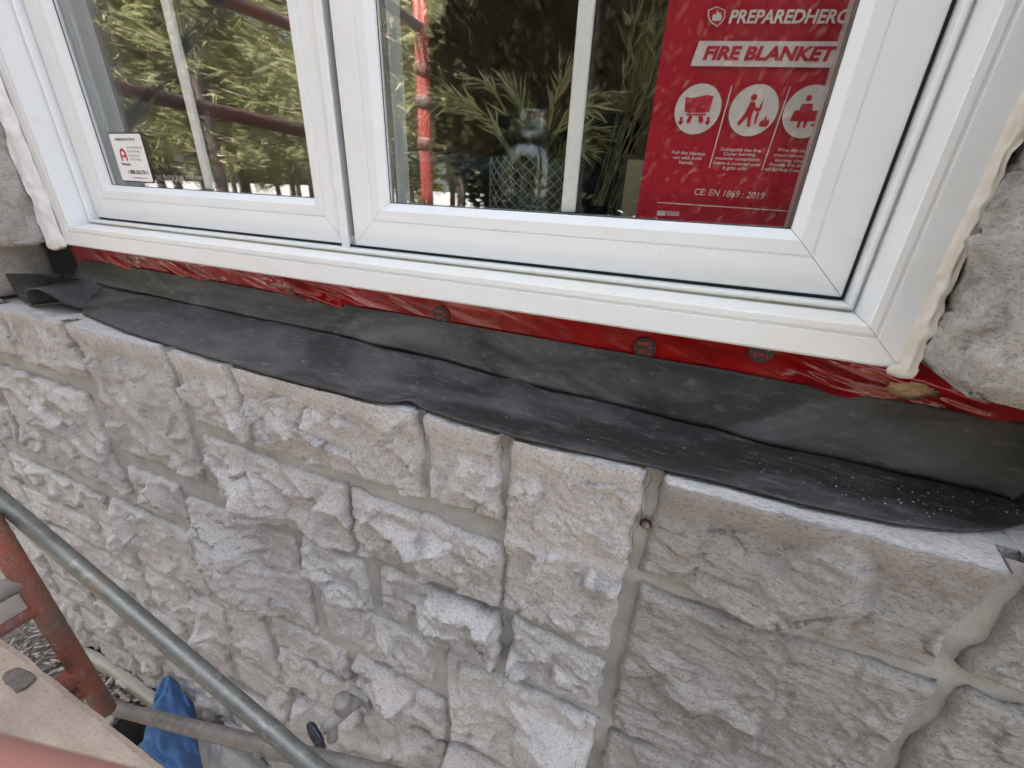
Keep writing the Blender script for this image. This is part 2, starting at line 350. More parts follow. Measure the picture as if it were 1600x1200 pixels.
def make_stone(x0, x1, zt, zb, seed, top=False, res=0.004, flat=1.0, mat=None):
    rnd = np.random.RandomState(seed)
    x0 -= .004; x1 += .004; zb -= .004; zt += 0 if top else .004
    W, H = x1 - x0, zt - zb
    nu = max(8, int(W / res)); nv = max(8, int(H / res))
    u = np.linspace(0, 1, nu); v = np.linspace(0, 1, nv)
    U, V = np.meshgrid(u, v, indexing='ij')
    cj = rnd.uniform(-0.006, 0.006, (4, 2))
    if top: cj[0, 1] = cj[1, 1] = 0
    c = np.array([[x0, zt], [x1, zt], [x1, zb], [x0, zb]]) + cj
    P = ((1 - U) * (1 - V))[..., None] * c[0] + (U * (1 - V))[..., None] * c[1] + (U * V)[..., None] * c[2] + ((1 - U) * V)[..., None] * c[3]
    X, Z = P[..., 0].copy(), P[..., 1].copy()
    eL, eR, eT, eB = U * W, (1 - U) * W, V * H, (1 - V) * H
    # ragged outline
    k = lambda e: np.exp(-e / 0.012)
    X += k(eL) * 0.010 * fbm(Z * 34, Z * 0 + seed, 21, 4) + k(eR) * 0.010 * fbm(Z * 34, Z * 0 + seed + 9, 22, 4)
    if not top: Z += k(eT) * 0.009 * fbm(X * 34, X * 0 + seed, 23, 4)
    Z += k(eB) * 0.009 * fbm(X * 34, X * 0 + seed + 5, 24, 4)
    # corner chips
    # split face: a few tilted cleavage planes, scoops, ragged noise
    xc, zc = (x0 + x1) / 2, (zt + zb) / 2
    wx = X + 0.011 * fbm(X * 28 + seed, Z * 28, 31, 4); wz = Z + 0.011 * fbm(X * 28, Z * 28 + seed, 32, 4)
    h = np.full(U.shape, 9.0)
    for q in range(6):
        a = rnd.uniform(0.038, 0.062) * flat; th = rnd.uniform(0, 6.283); sl = rnd.uniform(0.22, 0.85) * flat
        px, pz = xc + rnd.uniform(-.4, .4) * W, zc + rnd.uniform(-.4, .4) * H
        h = np.minimum(h, a + sl * ((wx - px) * math.cos(th) + (wz - pz) * math.sin(th)))
    for q in range(2 + int(W * 6)):
        px, pz = x0 + rnd.rand() * W, zb + rnd.rand() * H; rr = rnd.uniform(0.03, 0.085); dp = rnd.uniform(0.006, 0.020) * flat
        t = np.clip(1 - ((wx - px) ** 2 + ((wz - pz) * rnd.uniform(.8, 1.8)) ** 2) / rr ** 2, 0, 1)
        h -= dp * smooth(np.minimum(t * 2.0, 1))
    h = np.clip(h, 0.013 * flat, 0.062 * flat)
    k1 = 16 if flat >= 1 else 12; k2 = 46
    h += (0.55 + 0.45 * flat) * (facets(wx * k1 + seed, wz * k1 * 1.15, seed + 50, .30 if flat >= 1 else .10, .04 if flat >= 1 else .0) / k1 + facets(wx * k2, wz * k2 * 1.2 + seed, seed + 60, .17, .035) / k2)
    r1 = 0.5 - np.abs(fbm(X * 26, Z * 30, seed, 4)) * 2; r2 = fbm(X * 110 * (0.6 if flat < 1 else 1), Z * 110, seed + 3, 3)
    h += 0.0030 * r1 + 0.0032 * r2
    h = np.maximum(h, 0.010 + 0.003 * r1)
    ed = np.minimum(np.minimum(eL, eR), eB if top else np.minimum(eT, eB))
    rollw = 0.010 * (1 + 0.9 * fbm(X * 25, Z * 25, seed + 6, 2))
    roll = smooth(ed / rollw) ** 0.5
    if top:
        tt = (1 - smooth(eT / 0.055)) ** .8; h = h * (1 - tt) + tt * ((.031 if x1 > .05 else .023) + .004 * fbm(X * 40, X * 0, seed + 70, 3))
    Y = -0.083 - h * roll - 0.004 * smooth(ed / 0.004)
    verts = np.stack([X, Y, Z], -1).reshape(-1, 3); faces = grid_faces(nu, nv)[:, ::-1]
    mi = np.zeros(len(faces), int)
    nb = len(verts)
    # skirt into the mortar on left, right, bottom (and top when not a top stone)
    ring = [i * nv + nv - 1 for i in range(nu)], [(nu - 1) * nv + j for j in range(nv - 1, -1, -1)], [i * nv for i in range(nu - 1, -1, -1)], [j for j in range(nv)]
    V2 = [verts]; F2 = [faces]; MI = [mi]; off = nb
    for q, rg in enumerate(ring):
        if q == 2 and top: continue
        e = verts[rg].copy(); e[:, 1] = -0.074
        idx = np.arange(len(rg) - 1); rg = np.array(rg)
        F2.append(np.stack([rg[:-1], rg[1:], off + idx + 1, off + idx], 1)); MI.append(np.zeros(len(idx), int)); V2.append(e); off += len(e)
    if top:
        rg = np.array([i * nv for i in range(nu)]); e0 = verts[rg]; prev = rg
        ys = [0.004, 0.012, 0.03, 0.06, 0.11]
        for q, dy in enumerate(ys):
            e = e0.copy(); e[:, 1] = np.minimum(e0[:, 1] + dy + (0.004 * fbm(e0[:, 0] * 40, e0[:, 0] * 0 + q, seed + 77, 3) if q < 4 else 0), 0.024)
            e[:, 2] = -0.3 + 0.0025 * fbm(e0[:, 0] * 30, e[:, 1] * 30, seed + 40, 3) - (0.003 if q == 0 else 0) - 0.0005 * q
            ni = off + np.arange(nu)
            F2.append(np.stack([prev[:-1], prev[1:], ni[1:], ni[:-1]], 1)); MI.append(np.full(nu - 1, 1 if q > 0 else 0)); V2.append(e); off += nu; prev = ni
    V2 = np.concatenate(V2); F2 = np.concatenate(F2); MI = np.concatenate(MI)
    return obj('stone', V2, F2, [mat or M_STONE, M_SAWN], wall, True, MI)

STN = [  # x0, x1, top, bottom, top-course
 (0.365, 0.80, -.30, -.455, 1), (0.030, 0.338, -.30, -.462, 1), (-.168, -.002, -.30, -.640, 1), (-.303, -.188, -.30, -.455, 1),
 (-.702, -.321, -.30, -.466, 1), (-.867, -.716, -.30, -.460, 1), (-1.203, -.902, -.30, -.622, 1), (-1.500, -1.238, -.30, -.446, 1), (-1.86, -1.53, -.302, -.446, 0),
 (0.378, 0.80, -.486, -.800, 0), (0.033, 0.355, -.492, -.812, 0), (-.474, -.180, -.506, -.647, 0), (-.858, -.494, -.494, -.653, 0),
 (-1.730, -1.262, -.488, -.792, 0), (-.155, 0.004, -.674, -.794, 0), (-.434, -.185, -.673, -.808, 0), (-.626, -.467, -.683, -.810, 0),
 (-.988, -.650, -.695, -.990, 0), (-1.212, -1.020, -.675, -.785, 0), (-.602, -.326, -.833, -.965, 0), (-.284, 0.005, -.832, -1.130, 0),
 (-.540, -.304, -1.005, -1.160, 0), (-.815, -.565, -1.015, -1.120, 0), (-1.376, -1.052, -.838, -1.075, 0), (-1.920, -1.428, -.850, -.965, 0),
 (-1.520, -1.402, -.985, -1.120, 0), (-1.98, -1.55, -1.0, -1.12, 0), (-.997, -.848, -1.032, -1.300, 0), (-1.160, -1.018, -1.105, -1.290, 0),
 (-1.372, -1.185, -1.105, -1.290, 0), (-.822, -.562, -1.148, -1.30, 0), (-.535, -.302, -1.188, -1.320, 0), (-.285, 0.0, -1.160, -1.32, 0),
 (0.033, 0.33, -.842, -1.0, 0), (0.033, 0.33, -1.03, -1.32, 0), (0.362, 0.80, -.83, -1.32, 0), (-1.93, -1.402, -1.15, -1.30, 0)]
STN += [(0.835, 1.27, a, b, c) for a, b, c in ((-.30, -.455, 1), (-.486, -.64, 0), (-.67, -.80, 0), (-.83, -1.05, 0), (-1.08, -1.32, 0))]
rr = random.Random(3)
for zt, zb in ((-.312, -.445), (-.478, -.62), (-.65, -.80), (-.835, -.965), (-1.0, -1.12), (-1.15, -1.30)):
    x = -1.99 + rr.uniform(0, 0.04) if zt < -.8 else (-1.89 if zt > -.4 else -1.765)
    while x > -4.9:
        L = rr.uniform(0.16, 0.46); STN.append((x - L, x, zt, zb, 0)); x -= L + 0.032
for zt, zb in ((-1.335, -1.475), (-1.508, -1.64), (-1.672, -1.82), (-1.852, -1.995)):
    x = 1.1 + rr.uniform(0, 0.2)
    while x > -4.9:
        L = rr.uniform(0.15, 0.42); STN.append((x - L, x, zt, zb, 0)); x -= L + 0.032
for k, (x0, x1, zt, zb, tp) in enumerate(STN):
    near = x1 > -0.9 and zb > -1.2
    res = 0.0032 if (x1 > -0.35 and zb > -0.9) else 0.004 if near else 0.006 if x1 > -2 and zb > -1.35 else 0.011
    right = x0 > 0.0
    make_stone(x0, x1, zt, zb, 100 + k * 7, bool(tp), res, 0.97 if right else 1.0, M_STONE_DIM if right else M_STONE)

def jamb_stone(side, xe, z0, z1, seed, res=0.006):
    # quoin beside the window: sawn return (facing the window) turning into the rough front face
    s_ret, s_front = 0.125, 0.80
    n_s = int((s_ret + s_front) / res); n_z = int((z1 - z0) / res)
    S, Zt = np.meshgrid(np.linspace(0, s_ret + s_front, n_s), np.linspace(0, 1, n_z), indexing='ij')
    Zz = z0 + (z1 - z0) * Zt
    r = 0.014; a0 = s_ret - r
    th = np.clip((S - a0) / (r * math.pi / 2), 0, 1) * math.pi / 2
    past = np.clip(S - a0 - r * math.pi / 2, 0, None)
    y = 0.03 - np.minimum(S, a0) - r * np.sin(th); xo = r * (1 - np.cos(th)) + past
    nx, ny = -np.cos(th), -np.sin(th)
    d = 0.010 * fbm(S * 18, Zz * 18, seed, 4) + 0.0055 * fbm(S * 70, Zz * 70, seed + 4, 3) + facets(S * 22, Zz * 22, seed, .2, .05) / 22 + 0.016 * smooth(past / 0.08) * (0.5 + fbm(S * 9, Zz * 9, seed + 9, 3))
    eb = (Zz - z0); d -= 0.02 * (1 - smooth(eb / 0.022)) ** 2
    y = y + ny * d; xo = xo + nx * d
    zz = Zz + (1 - smooth(eb / 0.05)) * 0.012 * fbm(S * 14, S * 0, seed + 2, 3)
    V = np.stack([xe + side * xo, y, zz], -1).reshape(-1, 3); F = grid_faces(n_s, n_z)
    b = V[np.arange(n_s) * n_z].copy(); V2 = [V]; F2 = [F]; off = len(V); prev = np.arange(n_s) * n_z
    for t, dz in ((0.12, 0.0), (0.5, 0.004), (1.0, 0.006)):
        e = b.copy(); e[:, 0] += (xe + side * 0.2 - e[:, 0]) * t; e[:, 1] += (0.0 - e[:, 1]) * t; e[:, 2] += dz - 0.002
        ni = off + np.arange(n_s); F2.append(np.stack([prev[:-1], prev[1:], ni[1:], ni[:-1]], 1)); V2.append(e); off += n_s; prev = ni
    return obj('stone', np.concatenate(V2), np.concatenate(F2), M_JAMB, wall, True)
jamb_stone(1, 0.2455, -0.152, 0.42, 900, 0.004); jamb_stone(-1, -1.368, -0.156, 0.42, 910, 0.006)
jamb_stone(1, 0.250, 0.445, 1.08, 920, 0.02); jamb_stone(-1, -1.368, 0.445, 1.08, 930, 0.02)
# rubble closing the ends of the sill slot
def rubble(cx, cy, cz, sx, sy, sz, seed, mat):
    n1, n2 = 26, 18; v = []; th, ph = np.meshgrid(np.linspace(0, 2 * math.pi, n1), np.linspace(0, math.pi, n2), indexing='ij')
    X = np.cos(th) * np.sin(ph); Y = np.sin(th) * np.sin(ph); Z = np.cos(ph); p = 0.35
    X = np.sign(X) * np.abs(X) ** p; Y = np.sign(Y) * np.abs(Y) ** p; Z = np.sign(Z) * np.abs(Z) ** p
    q = 1 + 0.16 * fbm(X * 2 + seed, Y * 2 + Z * 1.7, seed, 4) * np.sin(ph)
    V = np.stack([cx + sx * X * q, cy + sy * Y * q, cz + sz * Z * q], -1).reshape(-1, 3)
    return obj('stone', V, grid_faces(n1, n2), mat, wall, True)
rubble(-1.60, -0.03, -0.228, 0.075, 0.075, 0.068, 41, M_JAMB); rubble(0.50, -0.02, -0.235, 0.07, 0.07, 0.06, 42, M_STONE_DIM)
rubble(0.435, -0.005, -0.283, 0.03, 0.03, 0.018, 43, M_MORTAR)
# footing
X, T = np.meshgrid(np.linspace(-5, 1, 260), np.linspace(0, 1, 8), indexing='ij')
Yf = -0.10 - 0.035 * np.minimum(T * 2, 1) + 0.012 * fbm(X * 6, T * 0, 61, 3); Zf = -2.0 - 0.14 * np.clip(T * 2 - 1, 0, 1) + 0.012 * fbm(X * 5, T, 62, 3)
obj('footing', np.stack([X, Yf, Zf], -1).reshape(-1, 3), grid_faces(*X.shape), caulk('pale_render', (0.44, 0.42, 0.37)), house, True)
# roof and eave out of view, added only to cast shade, room behind the window
M_ROOF = plain('dark_shingle', (0.06, 0.055, 0.05), 0.9)
rf = MB(); rf.add([(-7, -.14, 1.63), (4, -.14, 1.63), (4, -.14, 1.73), (-7, -.14, 1.73), (-7, 3.4, 3.2), (4, 3.4, 3.2), (4, 3.4, 3.3), (-7, 3.4, 3.3)],
                  [(0, 1, 2, 3), (4, 7, 6, 5), (0, 4, 5, 1), (3, 2, 6, 7), (0, 3, 7, 4), (1, 5, 6, 2)]); rf.build('shadow_roof', M_ROOF, house)  # unseen slab, its eave set to keep the sun off the wall
rm = NT('tan_plaster'); rm.col(rm.mix(rm.noise(3, 3), (0.62, 0.53, 0.42), (0.52, 0.44, 0.34))).rough(0.9)
rb = MB(); rb.box(-6.9, 3.9, 1.45, 1.6, -2.0, 1.62); rb.box(-7, -6.9, 0.181, 3.2, -2.0, 1.62); rb.box(3.9, 4, 0.181, 3.2, -2.0, 1.62); rb.build('room_wall', rm.m, house)
rb = MB(); rb.box(-6.9, 3.9, 0.181, 2.99, 1.50, 1.6); rb.build('room_ceiling', plain('ceiling_paint', (0.5, 0.5, 0.48), 0.9), house)
rb = MB(); rb.box(-6.9, 3.9, 0.181, 2.99, -2.0, -1.4); rb.build('room_floor', plain('dark_boards', (0.10, 0.06, 0.04), 0.6), house)
rb = MB(); rb.box(-1.33, 0.235, 0.135, 0.62, -0.078, -0.045); rb.build('window_board', plain('dark_counter', (0.035, 0.032, 0.03), 0.35), house)

# ------------------------------------------------------------------ window
win = empty('window', (-0.55, 0.05, -0.16), 'white plastic window with two casement sashes set in the stone wall', 'window')
FX0, FX1, FZ0, FZ1 = -1.336, 0.237, -0.160, 1.08
def mitred(name, rect, prof, parent, mats, matfn=None, sides='BTLR', gap=0.0003, names=None):
    x0, x1, z0, z1 = rect; out = []
    for sd in sides:
        A, B = [], []
        for d, y in prof:
            if sd == 'B': A.append((x0 + d + gap, y, z0 + d)); B.append((x1 - d - gap, y, z0 + d))
            if sd == 'T': A.append((x1 - d - gap, y, z1 - d)); B.append((x0 + d + gap, y, z1 - d))
            if sd == 'L': A.append((x0 + d, y, z1 - d - gap)); B.append((x0 + d, y, z0 + d + gap))
            if sd == 'R': A.append((x1 - d, y, z0 + d + gap)); B.append((x1 - d, y, z1 - d - gap))
        n = len(prof); f = []; mi = []
        for i in range(n - 1):
            f.append((i, i + 1, n + i + 1, n + i)); mi.append(matfn(i, sd) if matfn else 0)
        f.append(tuple(range(n))); mi.append(0); f.append(tuple(range(2 * n - 1, n - 1, -1))); mi.append(0)
        o = obj((names or {}).get(sd, name), A + B, f, mats, parent, False, mi); out.append(o)
    return out
fprof = [(0, .13), (0, .003), (.003, 0), (.0295, 0), (.0305, .0022), (.0335, .0022), (.0345, 0), (.0415, 0), (.0430, .0015), (.0475, .0435), (.0490, .0440), (.0505, .0380), (.0525, .0362), (.0550, .0368), (.0562, .0395), (.0568, .062), (.075, .062), (.075, .13)]
mitred('frame_rail', (FX0, FX1, FZ0, FZ1), fprof, win, [M_PVC, M_SILL], lambda i, s: 1 if (s == 'B' and 7 <= i <= 13) else 0,
       names={'L': 'frame_jamb', 'R': 'frame_jamb', 'B': 'frame_sill', 'T': 'frame_head'})
gprof = [(.0570, .070), (.0570, .0565), (.0600, .0565), (.0600, .070)]
mitred('gasket', (FX0, FX1, FZ0, FZ1), [(d - 0.0002, y) for d, y in gprof], win, M_GASK)
SX = [(-1.2745, -0.5520), (-0.5345, 0.1755)]
SZ0, SZ1 = -0.0985, 1.02
sprof = [(0, .12), (0, .052), (.0018, .050), (.0400, .050), (.0410, .0515), (.0425, .0515), (.0435, .050), (.0580, .050), (.0592, .0506), (.0690, .0600), (.0695, .064), (.0695, .12)]
sashes = []
for k, (a, b) in enumerate(SX):
    s = empty('sash', ((a + b) / 2, 0.06, SZ0)); put(s, win); s.location = ((a + b) / 2, 0.06, SZ0); s.matrix_parent_inverse = Matrix.LocRotScale(win.location, None, None).inverted()
    sashes.append(s)
    mitred('rail', (a, b, SZ0, SZ1), sprof, s, M_PVC, names={'L': 'stile', 'R': 'stile'}, gap=0.0004)
    g = (a + 0.0655, b - 0.0655, SZ0 + 0.0655, SZ1 - 0.0655)
    for y0, y1 in ((.0655, .0695), (.0855, .0895)):
        MB().box(g[0], g[1], y0, y1, g[2], g[3]).build('glass_pane', M_GLASS, s)
    mitred('spacer_bar', g, [(0, .070), (.0040, .070), (.0048, .0715), (.0048, .0845), (.0040, .0850), (0, .0850)], s, M_SPACER)
    mitred('glazing_seal', (a, b, SZ0, SZ1), [(.0665, .0640), (.0703, .0640), (.0703, .0654), (.0665, .0654)], s, M_GASK)
    cx = (-0.908, -0.170)[k]
    bevel(MB().box(cx - .010, cx + .010, .0735, .0815, g[2] + .0067, g[3] - .0067).build('grid_bar', M_GRID, s), 0.002)
    bevel(MB().box(g[0] + .0067, g[1] - .0067, .0737, .0813, 0.56, 0.58).build('grid_bar', M_GRID, s), 0.002)
# meeting strip between sashes
MB().box(-0.5515, -0.5350, .070, .125, SZ0 - .036, SZ1 + .03).build('mullion', M_GASK, win)
bevel(MB().box(-0.5590, -0.5440, .0440, .0497, SZ0 - .010, SZ1).build('cover_strip', M_PVC, win), 0.0018)

# sealant beads
def bead(xc, side, z0, z1, mat, wdt, seed, y0, y1, name='sealant_bead'):
    n, q = 260, 12; v = []; z = np.linspace(z0, z1, n)
    for i, zz in enumerate(z):
        w0 = wdt * (1 + 0.5 * float(fbm(np.array(zz * 17.), np.array(0. + seed), seed, 5)))
        off = 0.0035 * float(fbm(np.array(zz * 55.), np.array(3. + seed), seed + 2, 4))
        for k in range(q):
            t = k / (q - 1)
            xx = xc - side * 0.004 + side * (w0 * t + (off + 0.007 * float(fbm(np.array(zz * 48.), np.array(1.), seed + 5, 6))) * t)
            bul = math.sin(math.pi * min(1, t * 1.02)) * 0.0024 + 0.0016 * math.exp(-((t - .55) / .12) ** 2) + 0.003 * float(vnoise(np.array(zz * 60.), np.array(t * 4.), seed + 9))
            v.append((xx, y0 + (y1 - y0) * t - bul, zz))
    return obj(name, v, grid_faces(n, q), mat, win, True)
bead(0.2335, 1, -0.163, 0.9, M_CAULK, 0.0145, 5, 0.001, -0.007)
bead(-1.3330, -1, -0.163, 0.9, M_CAULKW, 0.030, 8, -0.001, -0.020)
def blob(name, c, r, mat, parent, seed, sq=(1, 1, 1)):
    th, ph = np.meshgrid(np.linspace(0, 2 * math.pi, 20), np.linspace(0, math.pi, 12), indexing='ij')
    D = np.stack([np.cos(th) * np.sin(ph), np.sin(th) * np.sin(ph), np.cos(ph)], -1)
    q = 1 + 0.5 * (fbm(D[..., 0] * 2 + seed, D[..., 1] * 2 + D[..., 2], seed, 3)) * np.sin(ph)
    V = np.array(c) + D * np.array(sq) * (r * q)[..., None]
    return obj(name, V.reshape(-1, 3), grid_faces(20, 12), mat, parent, True)
blob('sealant_lump', (-1.352, -0.010, -0.163), 0.016, M_CAULK, win, 3, (1.2, .7, .6)); blob('sealant_lump', (0.238, -0.002, -0.160), 0.011, M_CAULK, win, 6, (1.3, .6, .7))

# ------------------------------------------------------------------ sheathing board, red tape, rubber membrane on the sill ledge
bd = MB(); bd.box(-1.368, 0.468, 0.0315, 0.128, -0.3015, -0.1615)
tag(bd.build('sheathing_board', M_OSB), 'brown strand board exposed through a torn hole in the red tape below the window', 'board')
nx, nz = 900, 26
X, T = np.meshgrid(np.linspace(-1.385, 0.462, nx), np.linspace(0, 1, nz), indexing='ij')
Zt = -0.150 - 0.070 * T
amp = 0.0002 + 0.0035 * np.exp(-((X + 1.20) / .06) ** 2) + 0.0035 * np.exp(-((X + .96) / .05) ** 2) + 0.0045 * np.exp(-((X + .64) / .08) ** 2) + 0.003 * np.exp(-((X - .19) / .03) ** 2) + 0.004 * np.exp(-((X - .30) / .05) ** 2)
wr = np.abs(fbm(X * 11 + 2.2 * Zt * 16, Zt * 16, 71, 3)) * 1.3 + 0.12 * np.abs(fbm(X * 45, Zt * 30, 72, 2))
Yt = 0.0285 - amp * np.abs(wr) * 7.0
Yt = np.where(T < 0.12, 0.0288, Yt); V = np.stack([X, Yt, Zt], -1)
F = grid_faces(nx, nz); ctr = V.reshape(-1, 3)[F].mean(1)
hole = (((ctr[:, 0] - 0.262) / 0.024) ** 2 + ((ctr[:, 2] + 0.190) / 0.011) ** 2 + 0.9 * fbm(ctr[:, 0] * 90, ctr[:, 2] * 90, 75, 3)) < 1
for hx, hz, ha, hb in ((-1.155, -.176, .020, .005), (-.86, -.190, .016, .005), (-.70, -.186, .045, .0045)):
    hole |= (((ctr[:, 0] - hx) / ha) ** 2 + ((ctr[:, 2] - hz) / hb) ** 2 + 1.1 * fbm(ctr[:, 0] * 80, ctr[:, 2] * 110, 76, 3)) < .8
tp = tag(obj('sheathing_tape', V.reshape(-1, 3), F[~hole], M_TAPE, None, True), 'shiny red sheathing tape strip crinkled along the gap under the window frame', 'tape')

def text_mesh(s, size=1.0, bold=0.0, shear=0.0, align='LEFT', spacing=1.0):
    cu = bpy.data.curves.new('t', 'FONT'); cu.body = s; cu.size = size; cu.offset = bold; cu.shear = shear; cu.align_x = align; cu.space_character = spacing
    cu.resolution_u = 3
    o = bpy.data.objects.new('t', cu); COL.objects.link(o)
    dg = bpy.context.evaluated_depsgraph_get(); dg.update()
    me = bpy.data.meshes.new_from_object(o.evaluated_get(dg)); bpy.data.objects.remove(o)
    v = np.array([p.co[:] for p in me.vertices]); f = [tuple(p.vertices) for p in me.polygons]; bpy.data.meshes.remove(me)
    return v, f
def lettering(name, s, parent, mat, fr, bold=0.0, shear=0.0, width=None, height=None, align='LEFT', mirror=False):
    """fr: (u, v) -> world; text scaled to width / height in metres, baseline start at u0, v0"""
    (u0, v0, P) = fr
    v, f = text_mesh(s, 1.0, bold, shear); w = v[:, 0].max() - v[:, 0].min(); v[:, 0] -= v[:, 0].min(); hh = 0.70
    sx = width / w if width else None; sy = height / hh if height else sx
    sx = sx or sy
    U = v[:, 0] * sx; 
    if align == 'CENTER': U = U - U.max() / 2
    if mirror: U = U.max() - U
    W = np.array([P(u0 + a, v0 + b * sy) for a, b in zip(U, v[:, 1])])
    return obj(name, W, f, mat, parent)
M_BLACK = plain('black_print', (0.02, 0.018, 0.018), 0.5)
for cx, cz in ((-0.352, -0.190), (-0.030, -0.190), (0.108, -0.170)):
    yv = 0.0252
    n = 32; v = [(cx + 0.0145 * math.cos(2 * math.pi * k / n), yv + 0.0006 * math.cos(2 * math.pi * k / n), cz + 0.0145 * math.sin(2 * math.pi * k / n)) for k in range(n)]
    obj('printed_disc', v, [tuple(range(n))], M_BLACK, tp)
    for j, s in enumerate(('Tuck', 'Tape')):
        P = lambda a, b, cx=cx, cz=cz: (cx - a, yv - 0.0012, cz - b)
        lettering('printed_word', s, tp, plain('tape_print', (0.30, 0.03, 0.03), 0.4), (0, (0.002 if j == 0 else -0.008), P), bold=0.02, width=0.019, height=0.0065, align='CENTER')

# membrane: section functions along x
mt = lambda x: np.interp(x, [-1.5, -1.4, -1.2, 0.37, 0.5], [-.203, -.201, -.195, -.2045, -.205])
fo = lambda x: np.interp(x, [-1.45, -.95, -.60, -.33, -.22, -.02, .14, .28, .42], [-.240, -.247, -.250, -.257, -.266, -.275, -.282, -.284, -.287])
fy = lambda x: np.interp(x, [-1.30, -1.243, -1.02, -.752, -.56, -.40, -.373, -.34, -.31, -.267, -.167, -.004, .068, .165, .251, .31, .349, .385, .43], [-.03, -.055, -.088, -.104, -.112, -.110, -.105, -.094, -.098, -.104, -.110, -.099, -.096, -.097, -.090, -.074, -.054, -.024, .0])
def thick(o, t):
    s = o.modifiers.new('thickness', 'SOLIDIFY'); s.thickness = t; s.offset = 0; return o
mem = empty('rubber_membrane', (-0.5, -0.04, -0.297), 'black rubber flashing membrane folded over the stone ledge below the window', 'membrane')
nx = 520
xs = np.linspace(-1.372, 0.418, nx); T = np.linspace(0, 1, 16)
Xg, Tg = np.meshgrid(xs, T, indexing='ij')
zf = fo(Xg) + 0.0012 * fbm(Xg * 8, Xg * 0, 81, 3); Zg = mt(Xg) + 0.0015 * fbm(Xg * 14, Xg * 0, 82, 3) + (zf - mt(Xg)) * Tg
Yg = 0.0245 - 0.019 * Tg ** 1.2 - 0.004 * Tg * np.maximum(0, fbm(Xg * 5, Tg * 1.5, 83, 3)) * 3 - 0.0015 * fbm(Xg * 24, Tg * 2.0, 84, 3)
Xg = Xg + np.where(Xg > 0.38, -0.035 * Tg * (Xg - 0.38) / 0.038, 0) + np.where(Xg < -1.34, 0.02 * (1 - Tg) * (-1.34 - Xg) / 0.03, 0)
thick(obj('upstand', np.stack([Xg, Yg, Zg], -1).reshape(-1, 3), grid_faces(nx, 16), M_RUBU, mem, True), 0.0016)
xs = np.linspace(-1.262, 0.470, nx); nT = 26; T = np.linspace(0, 1, nT)
Xg, Tg = np.meshgrid(xs, T, indexing='ij')
y0, z0 = 0.0185, fo(Xg) + 0.010
y3, z3 = fy(Xg) + 0.0015 * fbm(Xg * 18, Xg * 0, 86, 3), -0.2945 + 0.0015 * fbm(Xg * 11, Xg * 0, 87, 3)
z3 = z3 + 0.10 * np.clip((Xg - 0.40) / 0.07, 0, 1) ** 1.6 + 0.018 * np.exp(-((Xg + .338) / .018) ** 2) * 0.35
y1, z1 = 0.0160, fo(Xg) - 0.012; y2, z2 = y3 * 0.45, np.maximum(z3 + 0.004, fo(Xg) - 0.020)
z2 = z2 + 0.006 * np.sin(Xg * 5.0) * (Xg < 0)
b = lambda p0, p1, p2, p3: (1 - Tg) ** 3 * p0 + 3 * (1 - Tg) ** 2 * Tg * p1 + 3 * (1 - Tg) * Tg ** 2 * p2 + Tg ** 3 * p3
Yg = b(y0, y1, y2, y3); Zg = b(z0, z1, z2, z3)
env = np.sin(np.pi * np.clip(Tg, 0, 1)) ** 1.3 * smooth((Tg - .15) / .3)
Zg = Zg + env * (0.004 * fbm(Xg * 4.5 + Yg * 6, Yg * 11, 88, 4) + 0.0028 * np.abs(fbm(Xg * 10 + Yg * 22, Yg * 16, 89, 3)))
tent = np.exp(-((Xg + 0.205) / 0.035) ** 2) * np.exp(-((Tg - 0.42) / 0.2) ** 2); Zg = Zg + 0.013 * tent
Zg = np.maximum(Zg, -0.2965)
sub = obj('apron', np.stack([Xg, Yg, Zg], -1).reshape(-1, 3), grid_faces(nx, nT), M_RUB, mem, True); thick(sub, 0.0018)
# curled left end
F1 = [(-1.262, -.046, -.2945), (-1.272, -.062, -.282), (-1.282, -.075, -.262), (-1.292, -.084, -.246), (-1.315, -.088, -.2415), (-1.345, -.088, -.247), (-1.375, -.086, -.258), (-1.385, -.083, -.272), (-1.382, -.080, -.284), (-1.392, -.078, -.293), (-1.412, -.077, -.2935), (-1.432, -.077, -.286), (-1.447, -.077, -.268), (-1.452, -.077, -.246), (-1.449, -.078, -.226)]
B1 = [(-1.262, .0185, -.243), (-1.270, .016, -.240), (-1.278, .014, -.238), (-1.288, .010, -.237), (-1.305, .004, -.236), (-1.330, .000, -.240), (-1.352, .0, -.250), (-1.362, .0, -.265), (-1.360, .0, -.280), (-1.366, .0, -.291), (-1.378, .0, -.2935), (-1.390, .0, -.288), (-1.397, .0, -.270), (-1.396, -.002, -.250), (-1.385, -.004, -.232)]
def resamp(P, n):
    P = np.array(P); t = np.linspace(0, 1, len(P)); q = np.linspace(0, 1, n); Q = np.stack([np.interp(q, t, P[:, k]) for k in range(3)], 1)
    for _ in range(6): Q[1:-1] = 0.5 * Q[1:-1] + 0.25 * (Q[:-2] + Q[2:])
    return Q
A, Bq = resamp(F1, 60), resamp(B1, 60); S = np.linspace(0, 1, 14)
V = A[:, None, :] * (1 - S)[None, :, None] + Bq[:, None, :] * S[None, :, None]
thick(obj('curled_end', V.reshape(-1, 3), grid_faces(60, 14), M_RUB, mem, True), 0.0016)

